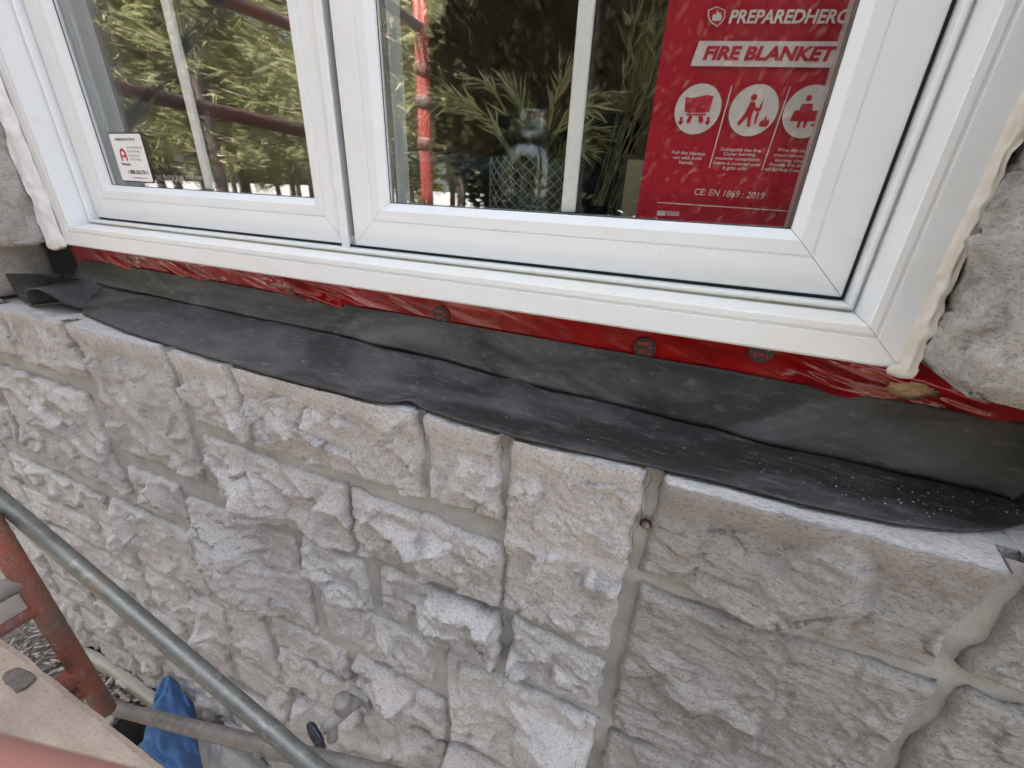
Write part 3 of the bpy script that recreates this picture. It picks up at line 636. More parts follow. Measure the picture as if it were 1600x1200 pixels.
# ------------------------------------------------------------------ stickers on the left pane
def flat(name, pts, y, mat, parent=None): return obj(name, [(x, y, z) for x, z in pts], [tuple(range(len(pts)))], mat, parent)
def rrect(x0, x1, z0, z1, r, n=5):
    o = []
    for cx, cz, a in ((x1 - r, z1 - r, 0), (x0 + r, z1 - r, 90), (x0 + r, z0 + r, 180), (x1 - r, z0 + r, 270)):
        o += [(cx + r * math.cos(math.radians(a + 90 * k / n)), cz + r * math.sin(math.radians(a + 90 * k / n))) for k in range(n + 1)]
    return o
M_SILV = plain('silver_sticker', (0.74, 0.76, 0.77), 0.45); M_REDP = plain('red_print', (0.42, 0.03, 0.05), 0.5); M_WHITEP = plain('white_print', (0.8, 0.78, 0.76), 0.5); M_GREYP = plain('grey_print', (0.25, 0.25, 0.26), 0.5)
YS = 0.0648
def slab(name, pts, y0, y1, mat, parent=None):
    n = len(pts); v = [(x, y0, z) for x, z in pts] + [(x, y1, z) for x, z in pts]
    return obj(name, v, [tuple(range(n)), tuple(range(2 * n - 1, n - 1, -1))] + [(i, (i + 1) % n, n + (i + 1) % n, n + i) for i in range(n)], mat, parent)
k_s = (YS + .55) / .63
def sq(p): return (p[0] * k_s, p[1] * k_s)
st = slab('alarm_sticker', [sq(p) for p in rrect(-1.193, -1.083, -.021, .073, .005)], YS, YS + .0004, M_BLACK)
tag(st, 'silver alarm company sticker with red arch logo in the corner of the left pane', 'sticker')
slab('sticker_face', [sq(p) for p in rrect(-1.1905, -1.0855, -.0185, .0705, .004)], YS - .0004, YS - .0001, M_SILV, st)
PS = lambda a, b: (a * k_s, YS - .0007, b * k_s)
lettering('printed_word', 'PREMISES PROTECTED BY', st, M_BLACK, (-1.172, .058, PS), .02, width=.066, height=.0045)
arch = [(-.011, 0), (-.011, .012)] + [(-.011 * math.cos(math.radians(a)), .012 + .012 * math.sin(math.radians(a))) for a in range(0, 181, 15)] + [(.011, 0), (.0055, 0), (.0055, .007), (-.0055, .007), (-.0055, 0)]
v = [PS(-1.160 + x, .020 + z) for x, z in arch]; obj('logo', v, [tuple(range(len(v)))], M_REDP, st)
v = [(p[0], p[1] - .0003, p[2]) for p in (PS(-1.1645, .031), PS(-1.1555, .031), PS(-1.1555, .036), PS(-1.160, .039), PS(-1.1645, .036))]; obj('logo_window', v, [tuple(range(5))], M_SILV, st)
lettering('printed_word', 'Huronia', st, M_BLACK, (-1.175, .0115, PS), .03, width=.030, height=.0055)
for j, s in enumerate(('Security & Monitoring', 'Fire & Life Safety', 'Access Control', 'CCTV & Telecom')):
    lettering('printed_word', s, st, M_GREYP, (-1.142, .044 - j * .0075, PS), .01, width=(.050, .042, .036, .038)[j], height=.0042)
lettering('printed_word', '1.888.363.9311', st, M_BLACK, (-1.160, -.0045, PS), .03, width=.066, height=.0075)
lettering('printed_word', 'huroniaalarms.com', st, M_REDP, (-1.150, -.0130, PS), .02, width=.048, height=.0032)
YS = 0.0912; k_s2 = (YS + .55) / .63
s2 = slab('security_sticker', [(p[0] * k_s2, p[1] * k_s2) for p in [(-1.082, -.0215), (-.874, -.0225), (-.874, .0145), (-1.080, .0195)]], YS + .0002, YS + .0006, M_BLACK)
tag(s2, 'black strip sticker with white reversed lettering beside the silver alarm sticker', 'sticker')
PS2 = lambda a, b: (a * k_s2, YS - .0003, b * k_s2)
lettering('printed_word', 'MAXIMUM', s2, M_WHITEP, (-1.072, -.0155, PS2), .04, 0.15, width=.088, height=.0115, mirror=True)
lettering('printed_word', 'SECURITY', s2, M_WHITEP, (-.978, -.0085, PS2), .03, width=.050, height=.0055, mirror=True)
lettering('printed_word', 'SYSTEM', s2, M_WHITEP, (-.925, -.0100, PS2), .03, width=.030, height=.0040, mirror=True)

# ------------------------------------------------------------------ fire blanket pouch behind the right pane
yaw = math.radians(6)
PO = np.array([-0.0785, 0.098, -0.070]); EU = np.array([math.cos(yaw), math.sin(yaw), 0]); EV = np.array([0, 0.02, 1.0]); EN = np.array([math.sin(yaw), -math.cos(yaw), 0])
def PP(u, v, n=0.0): return tuple(PO + EU * u + EV * v + EN * n)
def bag(u, v): return 0.006 * math.sin(math.pi * min(max(u / .235, 0), 1)) ** .5 * math.sin(math.pi * min(max(v / .34, 0), 1)) ** .4
def uv(p):                       # image point -> pouch coordinates
    d = ray(p); n = np.cross(EU, EV); t = np.dot(PO + EN * 0.0085 - CAM, n) / np.dot(d, n); q = CAM + d * t - PO
    return float(np.dot(q, EU)), float(q[2])
pm = NT('red_pouch'); n_ = pm.noise(20, 3); pm.col(pm.mix(n_, (0.60, 0.030, 0.060), (0.54, 0.026, 0.052))).rough(0.32).nor(pm.bump(pm.noise(14, 3), 0.15, 0.006))
nu, nv = 40, 56; V = []
for i in range(nu):
    for j in range(nv):
        u, v_ = .235 * i / (nu - 1), .34 * j / (nv - 1)
        V.append(PP(u, v_, bag(u, v_) + 0.0012 * float(fbm(np.array(u * 30), np.array(v_ * 30), 91, 3)) * (u < .03 or u > .2)))
nb = len(V); V += [PP(.235 * i / (nu - 1), .34 * j / (nv - 1), -bag(.235 * i / (nu - 1), .34 * j / (nv - 1)) - .001) for i in range(nu) for j in range(nv)]
Fp = np.concatenate([grid_faces(nu, nv), grid_faces(nu, nv, nb)[:, ::-1]])
pouch = tag(obj('fire_blanket_pouch', V, Fp, pm.m, None, True), 'red fire blanket pouch with white printing propped inside the right pane', 'pouch')
M_PP = plain('white_pouch_print', (0.88, 0.82, 0.83), 0.4); M_PR = plain('red_pouch_print', (0.58, 0.03, 0.06), 0.4)
LV = 0.0088
def pl(a, b): return PP(a, b, LV)
def pl2(a, b): return PP(a, b, LV + .0006)
def poly(name, pts, mat, P=pl): return obj(name, [P(*p) for p in pts], [tuple(range(len(pts)))], mat, pouch)
def txt(s, p0, p1, hpx, mat=M_PP, P=pl, bold=0.0, shear=0.0):
    (ua, va), (ub, vb) = uv(p0), uv(p1); (_, vt) = uv((p0[0], p0[1] - hpx)); an = math.atan2(vb - va, ub - ua)
    Q = lambda a, b: P(ua + a * math.cos(an) - b * math.sin(an), va + a * math.sin(an) + b * math.cos(an))
    return lettering('printed_word', s, pouch, mat, (0, 0, Q), bold, shear, width=math.hypot(ub - ua, vb - va), height=vt - va)
def pxpoly(name, pts, mat, P=pl): return poly(name, [uv(p) for p in pts], mat, P)
txt('PREPAREDHERO', (1137, 36), (1326, 36), 20, bold=.03, shear=.1)
sh = [(1105, 16), (1119, 10), (1133, 16), (1132, 28), (1126, 37), (1119, 42), (1110, 36), (1105, 27)]
pxpoly('shield', sh, M_PP); cx, cy = 1119, 25
pxpoly('shield_inner', [(cx + (x - cx) * .86, cy + (y - cy) * .88) for x, y in sh], M_PR, pl2)
PP3 = lambda a, b: PP(a, b, LV + .0012)
pxpoly('flame', [(1112, 33), (1112, 26), (1115, 22), (1117, 25), (1120, 16), (1122, 22), (1124, 20), (1127, 27), (1125, 33)], M_PP, PP3)
pxpoly('title_band', [(1092, 64), (1321, 65), (1309, 106), (1078, 103)], M_PP)
txt('FIRE BLANKET', (1097, 93), (1302, 95), 20, M_PR, pl2, .045, .14)
def disc(c, r, mat, P=pl, name='disc'):
    u0, v0 = uv(c); return poly(name, [(u0 + r * math.cos(2 * math.pi * k / 48), v0 + r * math.sin(2 * math.pi * k / 48)) for k in range(48)], mat, P)
RD = 0.0265
for c in ((1089.5, 171), (1176.5, 173), (1263, 175)): disc(c, RD, M_PP)
def icon(c, polys):
    u0, v0 = uv(c)
    for pts in polys: poly('pictogram', [(u0 + x * RD, v0 + y * RD) for x, y in pts], M_PR, pl2)
def circ(x, y, r, n=16): return [(x + r * math.cos(2 * math.pi * k / n), y + r * math.sin(2 * math.pi * k / n)) for k in range(n)]
flame = lambda x, y, s: [(x - .20 * s, y), (x - .26 * s, y + .18 * s), (x - .12 * s, y + .34 * s), (x - .06 * s, y + .26 * s), (x + .02 * s, y + .62 * s), (x + .10 * s, y + .30 * s), (x + .2 * s, y + .4 * s), (x + .26 * s, y + .16 * s), (x + .18 * s, y)]
icon((1089.5, 171), [[(-.55, -.1), (-.62, .48), (-.3, .44), (0, .50), (.3, .56), (.58, .50), (.52, -.1), (.36, -.1), (.36, -.14), (-.40, -.14), (-.40, -.1)],
    [(-.46, -.18), (.42, -.18), (.42, -.24), (-.46, -.24)], [(-.3, -.24), (-.16, -.28), (-.2, -.5), (-.32, -.58), (-.40, -.46)], [(.1, -.28), (.26, -.24), (.36, -.46), (.24, -.58), (.14, -.48)],
    [(-.70, -.3), (-.58, -.3), (-.58, -.48), (-.50, -.48), (-.64, -.64), (-.78, -.48), (-.70, -.48)], [(.48, -.3), (.60, -.3), (.60, -.48), (.68, -.48), (.54, -.64), (.40, -.48), (.48, -.48)]])
icon((1176.5, 173), [circ(-.10, .50, .13), [(-.2, .34), (-.02, .32), (.08, .12), (.20, .10), (.22, .2), (.32, .46), (.30, 0), (.12, -.06), (.04, .04), (-.02, -.14), (.02, -.62), (-.12, -.62), (-.18, -.22), (-.44, -.58), (-.56, -.5), (-.34, -.12)],
    [(.14, -.1), (.26, -.04), (.22, -.5), (.14, -.56)], flame(.56, -.62, .8)])
icon((1263, 175), [circ(-.14, .50, .12), [(-.34, .3), (.06, .3), (.12, .05), (.34, .05), (.30, -.35), (.04, -.35), (.03, -.6), (-.06, -.6), (-.08, -.36), (-.2, -.36), (-.22, -.6), (-.31, -.6), (-.32, -.35), (-.66, -.35), (-.56, .05), (-.40, .05)], [(.2, -.55), (.8, -.5), (.75, -.36), (.5, -.42), (.24, -.44)], flame(.42, -.36, .5)])
for a, b in (((1142, 134), (1107, 262)), ((1233, 136), (1189, 266))):
    pxpoly('divider', [a, (a[0] + 1.8, a[1]), (b[0] + 1.8, b[1]), b], M_PP)
for s, a, b in (('Pull the blanket', (1049, 240), (1101, 243)), ('out with both', (1051, 248), (1095, 250)), ('hands.', (1060, 255.5), (1083, 257)),
                ('Extinguish the fire.', (1125, 235), (1189, 238)), ('Cover burning', (1130, 242.5), (1180, 244)), ('material completely.', (1117, 249), (1188, 252)), ('Leave it covered until', (1114, 256), (1187, 260)), ('it gets cold.', (1128, 264), (1167, 266)),
                ('Wrap the blanket', (1214, 236), (1272, 239)), ('around person with', (1208, 244), (1270, 247)), ('burning clothes.', (1210, 252), (1265, 255)), ('Provide first aid and', (1201, 259), (1268, 262)), ('call for help if needed.', (1194, 266), (1262, 270))):
    txt(s, a, b, 5.0, bold=.015, shear=.12)
txt('CE: EN 1869 : 2019', (1084, 304), (1193, 311), 10, shear=.12)
pxpoly('rule', [(1027, 315.5), (1238, 329.5), (1238, 331), (1027, 317)], M_PP)
fl = [(1027, 329), (1061, 331), (1060, 338), (1026, 336.5)]
pxpoly('flag_canton', [fl[0], (1040, 329.8), (1039, 337), fl[3]], M_PP)
for k in range(4):
    t0, t1 = k / 4, k / 4 + .14
    L = lambda t, x: (x, 329.8 + (x - 1040) * .06 + t * 7.2)
    pxpoly('flag_stripe', [L(t0, 1041), L(t0, 1061), L(t1, 1061), L(t1, 1041)], M_PP)

# ------------------------------------------------------------------ things on the inside board: jars, dry grass, card, box, roll
def jar(name, c, k, label, quilt):
    j = empty(name, c, label, 'jar')
    pr = [(.0, .0), (.062, .0), (.069, .008), (.0715, .02), (.0715, .085), (.066, .104), (.052, .118), (.043, .122), (.041, .128), (.0425, .131), (.041, .134), (.041, .146), (.0435, .149), (.0435, .156), (.041, .158), (.0385, .156), (.0385, .125), (.05, .113), (.064, .1), (.068, .085), (.068, .02), (.06, .006), (0, .005)]
    MB().lathe([(r * k, h * k) for r, h in pr], c, 40, cap=False).build('glass_body', M_JAR, j, True)
    if quilt:
        q = MB(); n = 22
        for s in (-1, 1):
            for i in range(n):
                q.tube([(c[0] + .0722 * k * math.cos(2 * math.pi * i / n + s * t * 1.35), c[1] + .0722 * k * math.sin(2 * math.pi * i / n + s * t * 1.35), c[2] + k * (.012 + .078 * t)) for t in np.linspace(0, 1, 9)], .0006, 4, False)
        q.build('quilted_pattern', plain('glass_ridge', (0.62, 0.65, 0.62), 0.15), j, True)
    return j
jar('quilted_jar', (-.281, .225, -.045), 1.03, 'large clear quilted glass jar holding dry grass behind the right pane', True)
jar('plain_jar', (-.437, .18, -.045), 0.52, 'small clear plain glass jar in the lower left corner of the right pane', False)
M_STEM = island('dry_grass', [(0, (0.34, 0.33, 0.14)), (0.5, (0.52, 0.48, 0.25)), (1, (0.68, 0.60, 0.38))], 0.7, 0.2)
def grass(name, base, tips, label, seed):
    r = random.Random(seed); g = empty(name, base, label, 'dried grass'); s = MB(); l = MB()
    for tx, ty, tz in tips:
        b0 = Vector(base) + Vector((r.uniform(-.02, .02), r.uniform(-.02, .02), 0.01)); tip = Vector((tx, ty, tz))
        mid = (b0 + tip) / 2 + Vector((0, 0, .5 * abs(tip.x - b0.x) + .02))
        pts = [b0 * (1 - t) ** 2 + mid * 2 * t * (1 - t) + tip * t * t for t in np.linspace(0, 1, 12)]
        s.tube(pts, .0009, 5)
        for k in range(5, 12):
            for q in range(4):
                p = pts[k]; d = (pts[min(k + 1, 11)] - pts[k - 1]).normalized(); L = r.uniform(.03, .06)
                d = (d + Vector((r.uniform(-.5, .5), r.uniform(-.5, .5), r.uniform(-.7, .15)))).normalized(); n = d.orthogonal().normalized() * r.uniform(.0016, .003); nn = d.cross(n).normalized() * .0009
                l.add([p, p + d * L * .4 + n, p + d * L, p + d * L * .4 - n, p + d * L * .4 + nn], [(0, 1, 4), (1, 2, 4), (2, 3, 4), (3, 0, 4)])
    s.build('stem', M_STEM, g); l.build('seed_head', M_STEM, g); return g
r = random.Random(4)
grass('grass_bunch', (-.281, .225, -.03), [(-.281 + r.uniform(-.27, -.05), .225 + r.uniform(-.1, .08), r.uniform(.09, .19)) for _ in range(8)] + [(-.281 + r.uniform(.0, .12), .225 + r.uniform(-.06, .1), r.uniform(.05, .16)) for _ in range(8)], 'olive dry grass seed heads drooping out of the quilted jar', 5)
grass('grass_sheaf', (-.16, .26, -.03), [(-.16 + r.uniform(.02, .16), .26 + r.uniform(-.03, .10), r.uniform(.18, .40)) for _ in range(16)], 'upright sheaf of pale dry grass between the grid bar and the red pouch', 6)
cf = empty('card_frame', (-.098, .165, -.045), 'pale card in a thin frame standing left of the red pouch', 'picture frame')
MB().box(-.118, -.045, .168, .176, -.045, .055).build('frame', plain('dark_wood', (0.10, 0.085, 0.07), 0.5), cf); MB().box(-.110, -.053, .1655, .1678, -.037, .047).build('card', plain('cream_card', (0.66, 0.58, 0.42), 0.8), cf)
bxo = empty('dark_box', (-.30, .45, -.045), 'dark box shape standing behind the quilted jar', 'box')
MB().box(-.44, -.16, .42, .56, -.045, .125).build('body', plain('box_dark', (0.03, 0.028, 0.026), 0.6), bxo); MB().box(-.445, -.155, .415, .565, .1252, .142).build('lid', plain('box_lid', (0.04, 0.037, 0.034), 0.6), bxo)
rl = empty('paper_roll', (-.50, .34, .03), 'dark blue grey roll lying on its side behind the small jar', 'roll')
MB().tube([(-.60, .32, .035), (-.40, .40, .035)], .030, 24).build('sleeve', plain('roll_blue', (0.09, 0.11, 0.13), 0.6), rl, False); MB().tube([(-.606, .3176, .035), (-.602, .3192, .035)], .022, 20).build('core', plain('roll_core', (0.25, 0.16, 0.08), 0.8), rl)
MB().box(-.62, -.38, .30, .42, -.045, .004).build('support_block', plain('dark_block', (0.05, 0.045, 0.04), 0.7), rl)

# ------------------------------------------------------------------ bolt in the mortar, hairline cracks, faucet
bo = empty('anchor_bolt', (.0165, -.088, -.384), 'rusty round bolt head sunk in the mortar joint beside the tall stone', 'bolt')
MB().lathe([(.0075, 0), (.0075, -.002), (.0070, -.0024), (.0, -.0024)], (.0165, -.0925, -.384), 20, 'y', False).build('hole', plain('hole_shade', (0.02, 0.015, 0.013), 0.9), bo)  # flat disc coloured dark for the shade inside a hole
MB().lathe([(.0052, 0), (.0052, -.003), (.0042, -.0042), (.0, -.0046)], (.0172, -.0945, -.3845), 18, 'y', False).build('head', steel('rusty_bolt', (0.12, 0.07, 0.06), (0.09, 0.06, 0.05), (0.18, 0.09, 0.06), .1, .2, .6), bo, True)
def crack(pts, wd):
    v = []; f = []
    for i, (x, z) in enumerate(pts):
        x += 0.002 * random.uniform(-1, 1); w2 = wd * random.uniform(.5, 1.2)
        v += [(x - w2, -.0955, z), (x + w2, -.0955, z)]
        if i: f.append((2 * i - 2, 2 * i - 1, 2 * i + 1, 2 * i))
    o = obj('mortar_crack', v, f, plain('crack_dark', (0.03, 0.027, 0.024), 1.0), wall)
crack([(.0105 + .0012 * math.sin(k * .9) - .0003 * k, -.305 - k * .0078) for k in range(20)], .00045)
fc = empty('faucet', (-.52, -.10, -1.12), 'grey outdoor faucet with dark blue handle projecting from the stone wall', 'faucet')
M_ZINC = steel('dull_zinc', (0.30, 0.285, 0.265), (0.23, 0.22, 0.205), (0.16, 0.14, 0.12), .06, .2, .55); M_BLUEH = plain('dark_blue_enamel', (0.012, 0.015, 0.032), 0.35)
bevel(MB().box(-.552, -.488, -.128, -.112, -1.148, -1.096).build('flange', M_ZINC, fc), .004)
fa, fb = Vector((-.52, -.11, -1.12)), Vector((-.549, -.205, -1.116)); fd = (fb - fa).normalized()
MB().tube([fa, fa + fd * .03, fa + fd * .075, fb], [.014, .0155, .0145, .011], 18).build('body', M_ZINC, fc, True)
cc = fa + fd * .048
MB().lathe([(.017, 0), (.0185, .004), (.0195, .036), (.0185, .040), (0, .041)], (cc.x, cc.y, -1.112), 24, 'z', False).build('breaker_cap', M_ZINC, fc, True)
cs = fa + fd * .078
MB().tube([(cs.x, cs.y, -1.125), (cs.x, cs.y - .004, -1.150), (cs.x, cs.y - .008, -1.170)], [.011, .011, .0125], 16).build('spout', M_ZINC, fc, True)
MB().tube([fb - fd * .004, fb + fd * .018], .0065, 10).build('handle_stem', M_ZINC, fc)
hm = MB(); hc = fb + fd * .016; e1 = fd.orthogonal().normalized(); e2 = fd.cross(e1)
hm.tube([hc + (e1 * math.cos(2 * math.pi * k / 30) + e2 * math.sin(2 * math.pi * k / 30)) * (.026 + .0022 * math.cos(6 * 2 * math.pi * k / 30)) for k in range(31)], .0068, 8, False)
for k in range(3):
    a = 2 * math.pi * k / 3 + .4; hm.tube([hc, hc + (e1 * math.cos(a) + e2 * math.sin(a)) * .026], [.008, .006], 8)
hm.tube([hc - fd * .009, hc - fd * .007, hc + fd * .007, hc + fd * .010], [.008, .013, .013, .006], 12)
hm.build('handle', M_BLUEH, fc, True)

# ------------------------------------------------------------------ scaffold
sf = empty('scaffold_ladder', (-1.04, -.36, -1.12), 'worn red steel scaffold ladder frame with rungs at the lower left', 'scaffold')
MB().tube([(-1.046, -.366, 1.9), (-1.04, -.366, .5), (-1.04, -.366, -.4), (-1.04, -.366, -1.135)], .0178, 20).build('post', M_REDST, sf, True)
MB().tube([(-1.13, -1.06, 1.9), (-1.13, -1.06, -2.06)], .0175, 20).build('outer_post', M_REDB, sf, True)
for z, rad in ((-.705, .0165), (-.778, .0165), (-.985, .020), (-1.035, .0165), (.55, .018)):
    MB().tube([(-1.04, -.366, z), (-1.13, -1.06, z)], rad, 16).build('rung', M_RUNG if z > -.75 else M_REDST, sf, True)
for z in (.16, .31, .42): 
    MB().tube([(-1.13, -1.06, z - .022), (-1.13, -1.06, z - .016), (-1.13, -1.06, z + .016), (-1.13, -1.06, z + .022)], [.019, .0235, .0235, .019], 14).build('coupler', M_REDST, sf, True)
bevel(MB().box(-1.048, -1.034, -.43, -.378, -.7655, -.724).build('gusset', M_RUNG, sf), .003)
MB().box(-1.19, -1.07, -1.12, -1.0, -2.09, -2.06).build('base_plate', M_RUNG, sf)
def on_yl(p, y): return tuple(on_y(p, y))
a0, a1 = Vector(on_yl((-85, 708), -.335)), Vector(on_yl((434, 1150), -.335)); d = a1 - a0
b1 = tag(MB().tube([a0, a0 + d * .5, a1, a1 + d * .5], .0136, 20).build('cross_brace', M_GALV, None, True), 'dull grey steel brace tube running diagonally down from the left edge', 'brace tube', 'scaffold cross braces')
c0, c1 = Vector(on_yl((145, 1098), -.345)), Vector(on_yl((470, 1180), -.31)); d = c1 - c0
b2 = empty('cross_brace', tuple(c0), 'rusty brown-grey brace tube with flattened end bolted at the foot of the red post', 'brace tube', 'scaffold cross braces')
MB().tube([c0 - d * .02, c0 + d * .03, c0 + d * .10, c0 + d * .5, c1, c1 + d * .8], [.012, .012, .0148, .0148, .0148, .0148], 20).build('tube', M_GALV2, b2, True)
MB().tube([c0 + Vector((0, -.022, 0)), c0 + Vector((0, .02, 0))], .006, 10).build('bolt', M_REDST, b2)
x_c = c0 + d * .88; MB().tube([x_c + Vector((0, -.022, 0)), x_c + Vector((0, .01, 0))], .008, 10).build('rivet', M_GALV2, b2)
# upper rails seen reflected in the panes
def refl(p, yr): q = on_y(p, .14 - yr); return Vector((q[0], yr, q[2]))
def rail(name, A, B, r_, mat, label, ext=(0.15, 0.15)):
    d = B - A; return tag(MB().tube([A - d * ext[0], A, B, B + d * ext[1]], r_, 18).build(name, mat, None, True), label, 'rail tube', 'scaffold rails reflected in the window')
rail('scaffold_rail', refl((180, 137), -.36), refl((475, 205), -.70), .024, M_REDST, 'dark red scaffold rail reflected across the middle of the left pane', (.05, .35))
rail('scaffold_rail', refl((352, 0), -.55), refl((442, 34), -.75), .020, M_REDST, 'dark red scaffold rail reflected in the top right corner of the left pane', (.5, .6))
rail('scaffold_rail', refl((352, -10), -.40), refl((195, 205), -.30), .017, M_GALV, 'dark grey diagonal brace reflected in the left pane', (.3, .05))
# plank with a stone chip
nx, ny = 200, 40
X, Yp = np.meshgrid(np.linspace(-2.4, 0.9, nx), np.linspace(0, 1, ny), indexing='ij')
ye = -.405 - .012 * (X + 1.2) + 0.004 * fbm(X * 14, X * 0, 95, 4); Yq = ye - Yp * .34; Zp = -.930 + .002 * fbm(X * 5, Yq * 20, 96, 4) - .006 * (1 - smooth(Yp * 30))
V = np.stack([X, Yq, Zp], -1).reshape(-1, 3); F = grid_faces(nx, ny); o2 = len(V); Vb = V.copy(); Vb[:, 2] = -.966
F = np.concatenate([F[:, ::-1], F + o2]); e = np.arange(nx - 1) * ny; F = np.concatenate([F, np.stack([e, e + ny, e + ny + o2, e + o2], 1)])
e = e + ny - 1; F = np.concatenate([F, np.stack([e, e + o2, e + ny + o2, e + ny], 1)])
tag(obj('scaffold_plank', np.concatenate([V, Vb]), F, M_PLANK, None, False), 'dusty beige scaffold plank at the lower left corner', 'plank')
chip = tuple(on_z((30, 1062), -.926)); ch = blob('stone_chip', chip, .024, stone_mat('grey_chip', (0.36, 0.31, 0.28), (0.27, 0.23, 0.21), (0.24, 0.20, 0.18)), None, 23, (1.6, .62, .15)); tag(ch, 'flat grey stone chip lying on the dusty plank', 'stone chip')
# rail right in front of the camera
n0 = CAM + ray((-60, 1292)) * .00009; n1 = CAM + ray((330, 1393)) * .00009
tag(MB().tube([Vector(n0) - (Vector(n1) - Vector(n0)) * .5, Vector(n0), Vector(n1), Vector(n1) + (Vector(n1) - Vector(n0))], .0095, 24).build('near_rail', plain('red_brown_paint', (0.25, 0.115, 0.095), 0.6), None, True), 'blurred red-brown rail close to the camera in the bottom left corner', 'rail tube')

# ------------------------------------------------------------------ blue cloth over a black board, litter, mortar heap
bb = MB(); bb.box(-.011, .011, -.10, .10, 0, .22, Matrix.Rotation(math.radians(-35), 3, 'Y') @ Matrix.Rotation(math.radians(25), 3, 'Z'), (-1.52, -.27, -2.06))
tag(bb.build('black_board', plain('black_board', (0.022, 0.021, 0.02), 0.6)), 'black board leaning on the ground under the blue cloth', 'board')
cl = []; nA, nB = 40, 44
P4 = [on_z((233, 1073), -1.72), on_z((290, 1073), -1.74), on_z((305, 1215), -1.80), on_z((196, 1180), -1.78)]
for i in range(nA):
    for j in range(nB):
        s, t = i / (nA - 1), j / (nB - 1)
        p = np.array(P4[0]) * (1 - s) * (1 - t) + np.array(P4[1]) * s * (1 - t) + np.array(P4[2]) * s * t + np.array(P4[3]) * (1 - s) * t
        f1 = float(fbm(np.array(s * 3.), np.array(t * 2.), 101, 4)) + .9 * abs(float(fbm(np.array(s * 4.5 + t * 2), np.array(t * 3.5 - s), 104, 3))) - .2; ridge = abs(((s - .55 + .3 * (t - .2)) * 3))
        p = p + np.array([0.03 * f1, -.02 * f1, .055 * f1 + .07 * math.exp(-ridge * ridge * 3) - .10 * (abs(s - .5) * 2) ** 3])
        cl.append(p)
clm = NT('blue_cloth'); clm.col(clm.mix(clm.noise(30, 4), (0.05, 0.13, 0.31), (0.10, 0.20, 0.40))).rough(0.7).nor(clm.bump(clm.noise(90, 3), .3, .003))
cl = np.array(cl)
bc = tag(obj('blue_cloth', cl, grid_faces(nA, nB), clm.m, None, True), 'crumpled bright blue cloth draped near the wall foot beside the black board', 'cloth'); thick(bc, .003)
# support bucket-like heap of rubble under the cloth and mortar heap by the wall
def heap(name, c, rx, ry, h, seed, mat, label, cat):
    a, q = np.meshgrid(np.linspace(0, 2 * math.pi, 60), np.linspace(0, 1, 24), indexing='ij')
    x = c[0] + rx * q * np.cos(a); y = c[1] + ry * q * np.sin(a); z = c[2] + h * (1 - smooth(q)) * (1 + .5 * fbm(x * 9, y * 9, seed, 4)) + .02 * fbm(x * 30, y * 30, seed + 1, 3) - .03 * q
    return tag(obj(name, np.stack([x, y, z], -1).reshape(-1, 3), grid_faces(60, 24), mat, None, True), label, cat)
heap('mortar_heap', (-1.22, -.15, -2.06), .30, .12, .24, 111, M_MORTAR, 'grey mortar heap against the wall foot beside the blue cloth', 'mortar heap')
heap('soil_heap', (-1.46, -.28, -2.06), .22, .16, .20, 113, M_SOIL, 'brown soil heap under the blue cloth', 'soil heap')

rnd = np.random.RandomState(5); lv = []; lf = []
N = 9000
for k in range(N):
    x = -1.2 - abs(rnd.normal(0, 1.0)) if k % 3 else rnd.uniform(-5, 1.5); y = -.14 - rnd.rand() ** 1.3 * 2.2
    L = rnd.uniform(.015, .06) * (1.8 if rnd.rand() < .08 else 1); Wd = rnd.uniform(.004, .012) * (2 if rnd.rand() < .15 else 1); a = rnd.uniform(0, 6.283); t = rnd.uniform(-.35, .35); z = gz_at(x, y) + rnd.uniform(.0, .03)
    ca, sa = math.cos(a), math.sin(a); n = len(lv); hh = .003
    for du, dv, dz in ((-1, -1, 0), (1, -1, 0), (1, 1, 0), (-1, 1, 0), (0, 0, 1)):
        u, v_ = du * L / 2, dv * Wd / 2; lv.append((x + u * ca - v_ * sa, y + u * sa + v_ * ca, z + u * t + dz * (hh + Wd * .3)))
    lf += [(n, n + 1, n + 4), (n + 1, n + 2, n + 4), (n + 2, n + 3, n + 4), (n + 3, n, n + 4)]
tag(obj('wood_litter', lv, lf, M_LITTER), 'grey brown wood chips and dead leaves strewn over the ground by the wall', 'litter', kind='stuff')
for k, (px, py, s) in enumerate(((200, 1062, .05), (165, 1118, .045), (150, 1105, .03), (178, 1040, .03))):
    p = on_z((px, py), -2.03); b = blob('stone_chip', tuple(p), s, M_STONE, None, 20 + k, (1, .7, .45))
    tag(b, ('pale stone chip on the litter right of the red post', 'pale stone chip on the soil under the lower brace tube', 'smaller stone chip beside the foot of the red post', 'small stone chip near the pale footing')[k], 'stone chip')

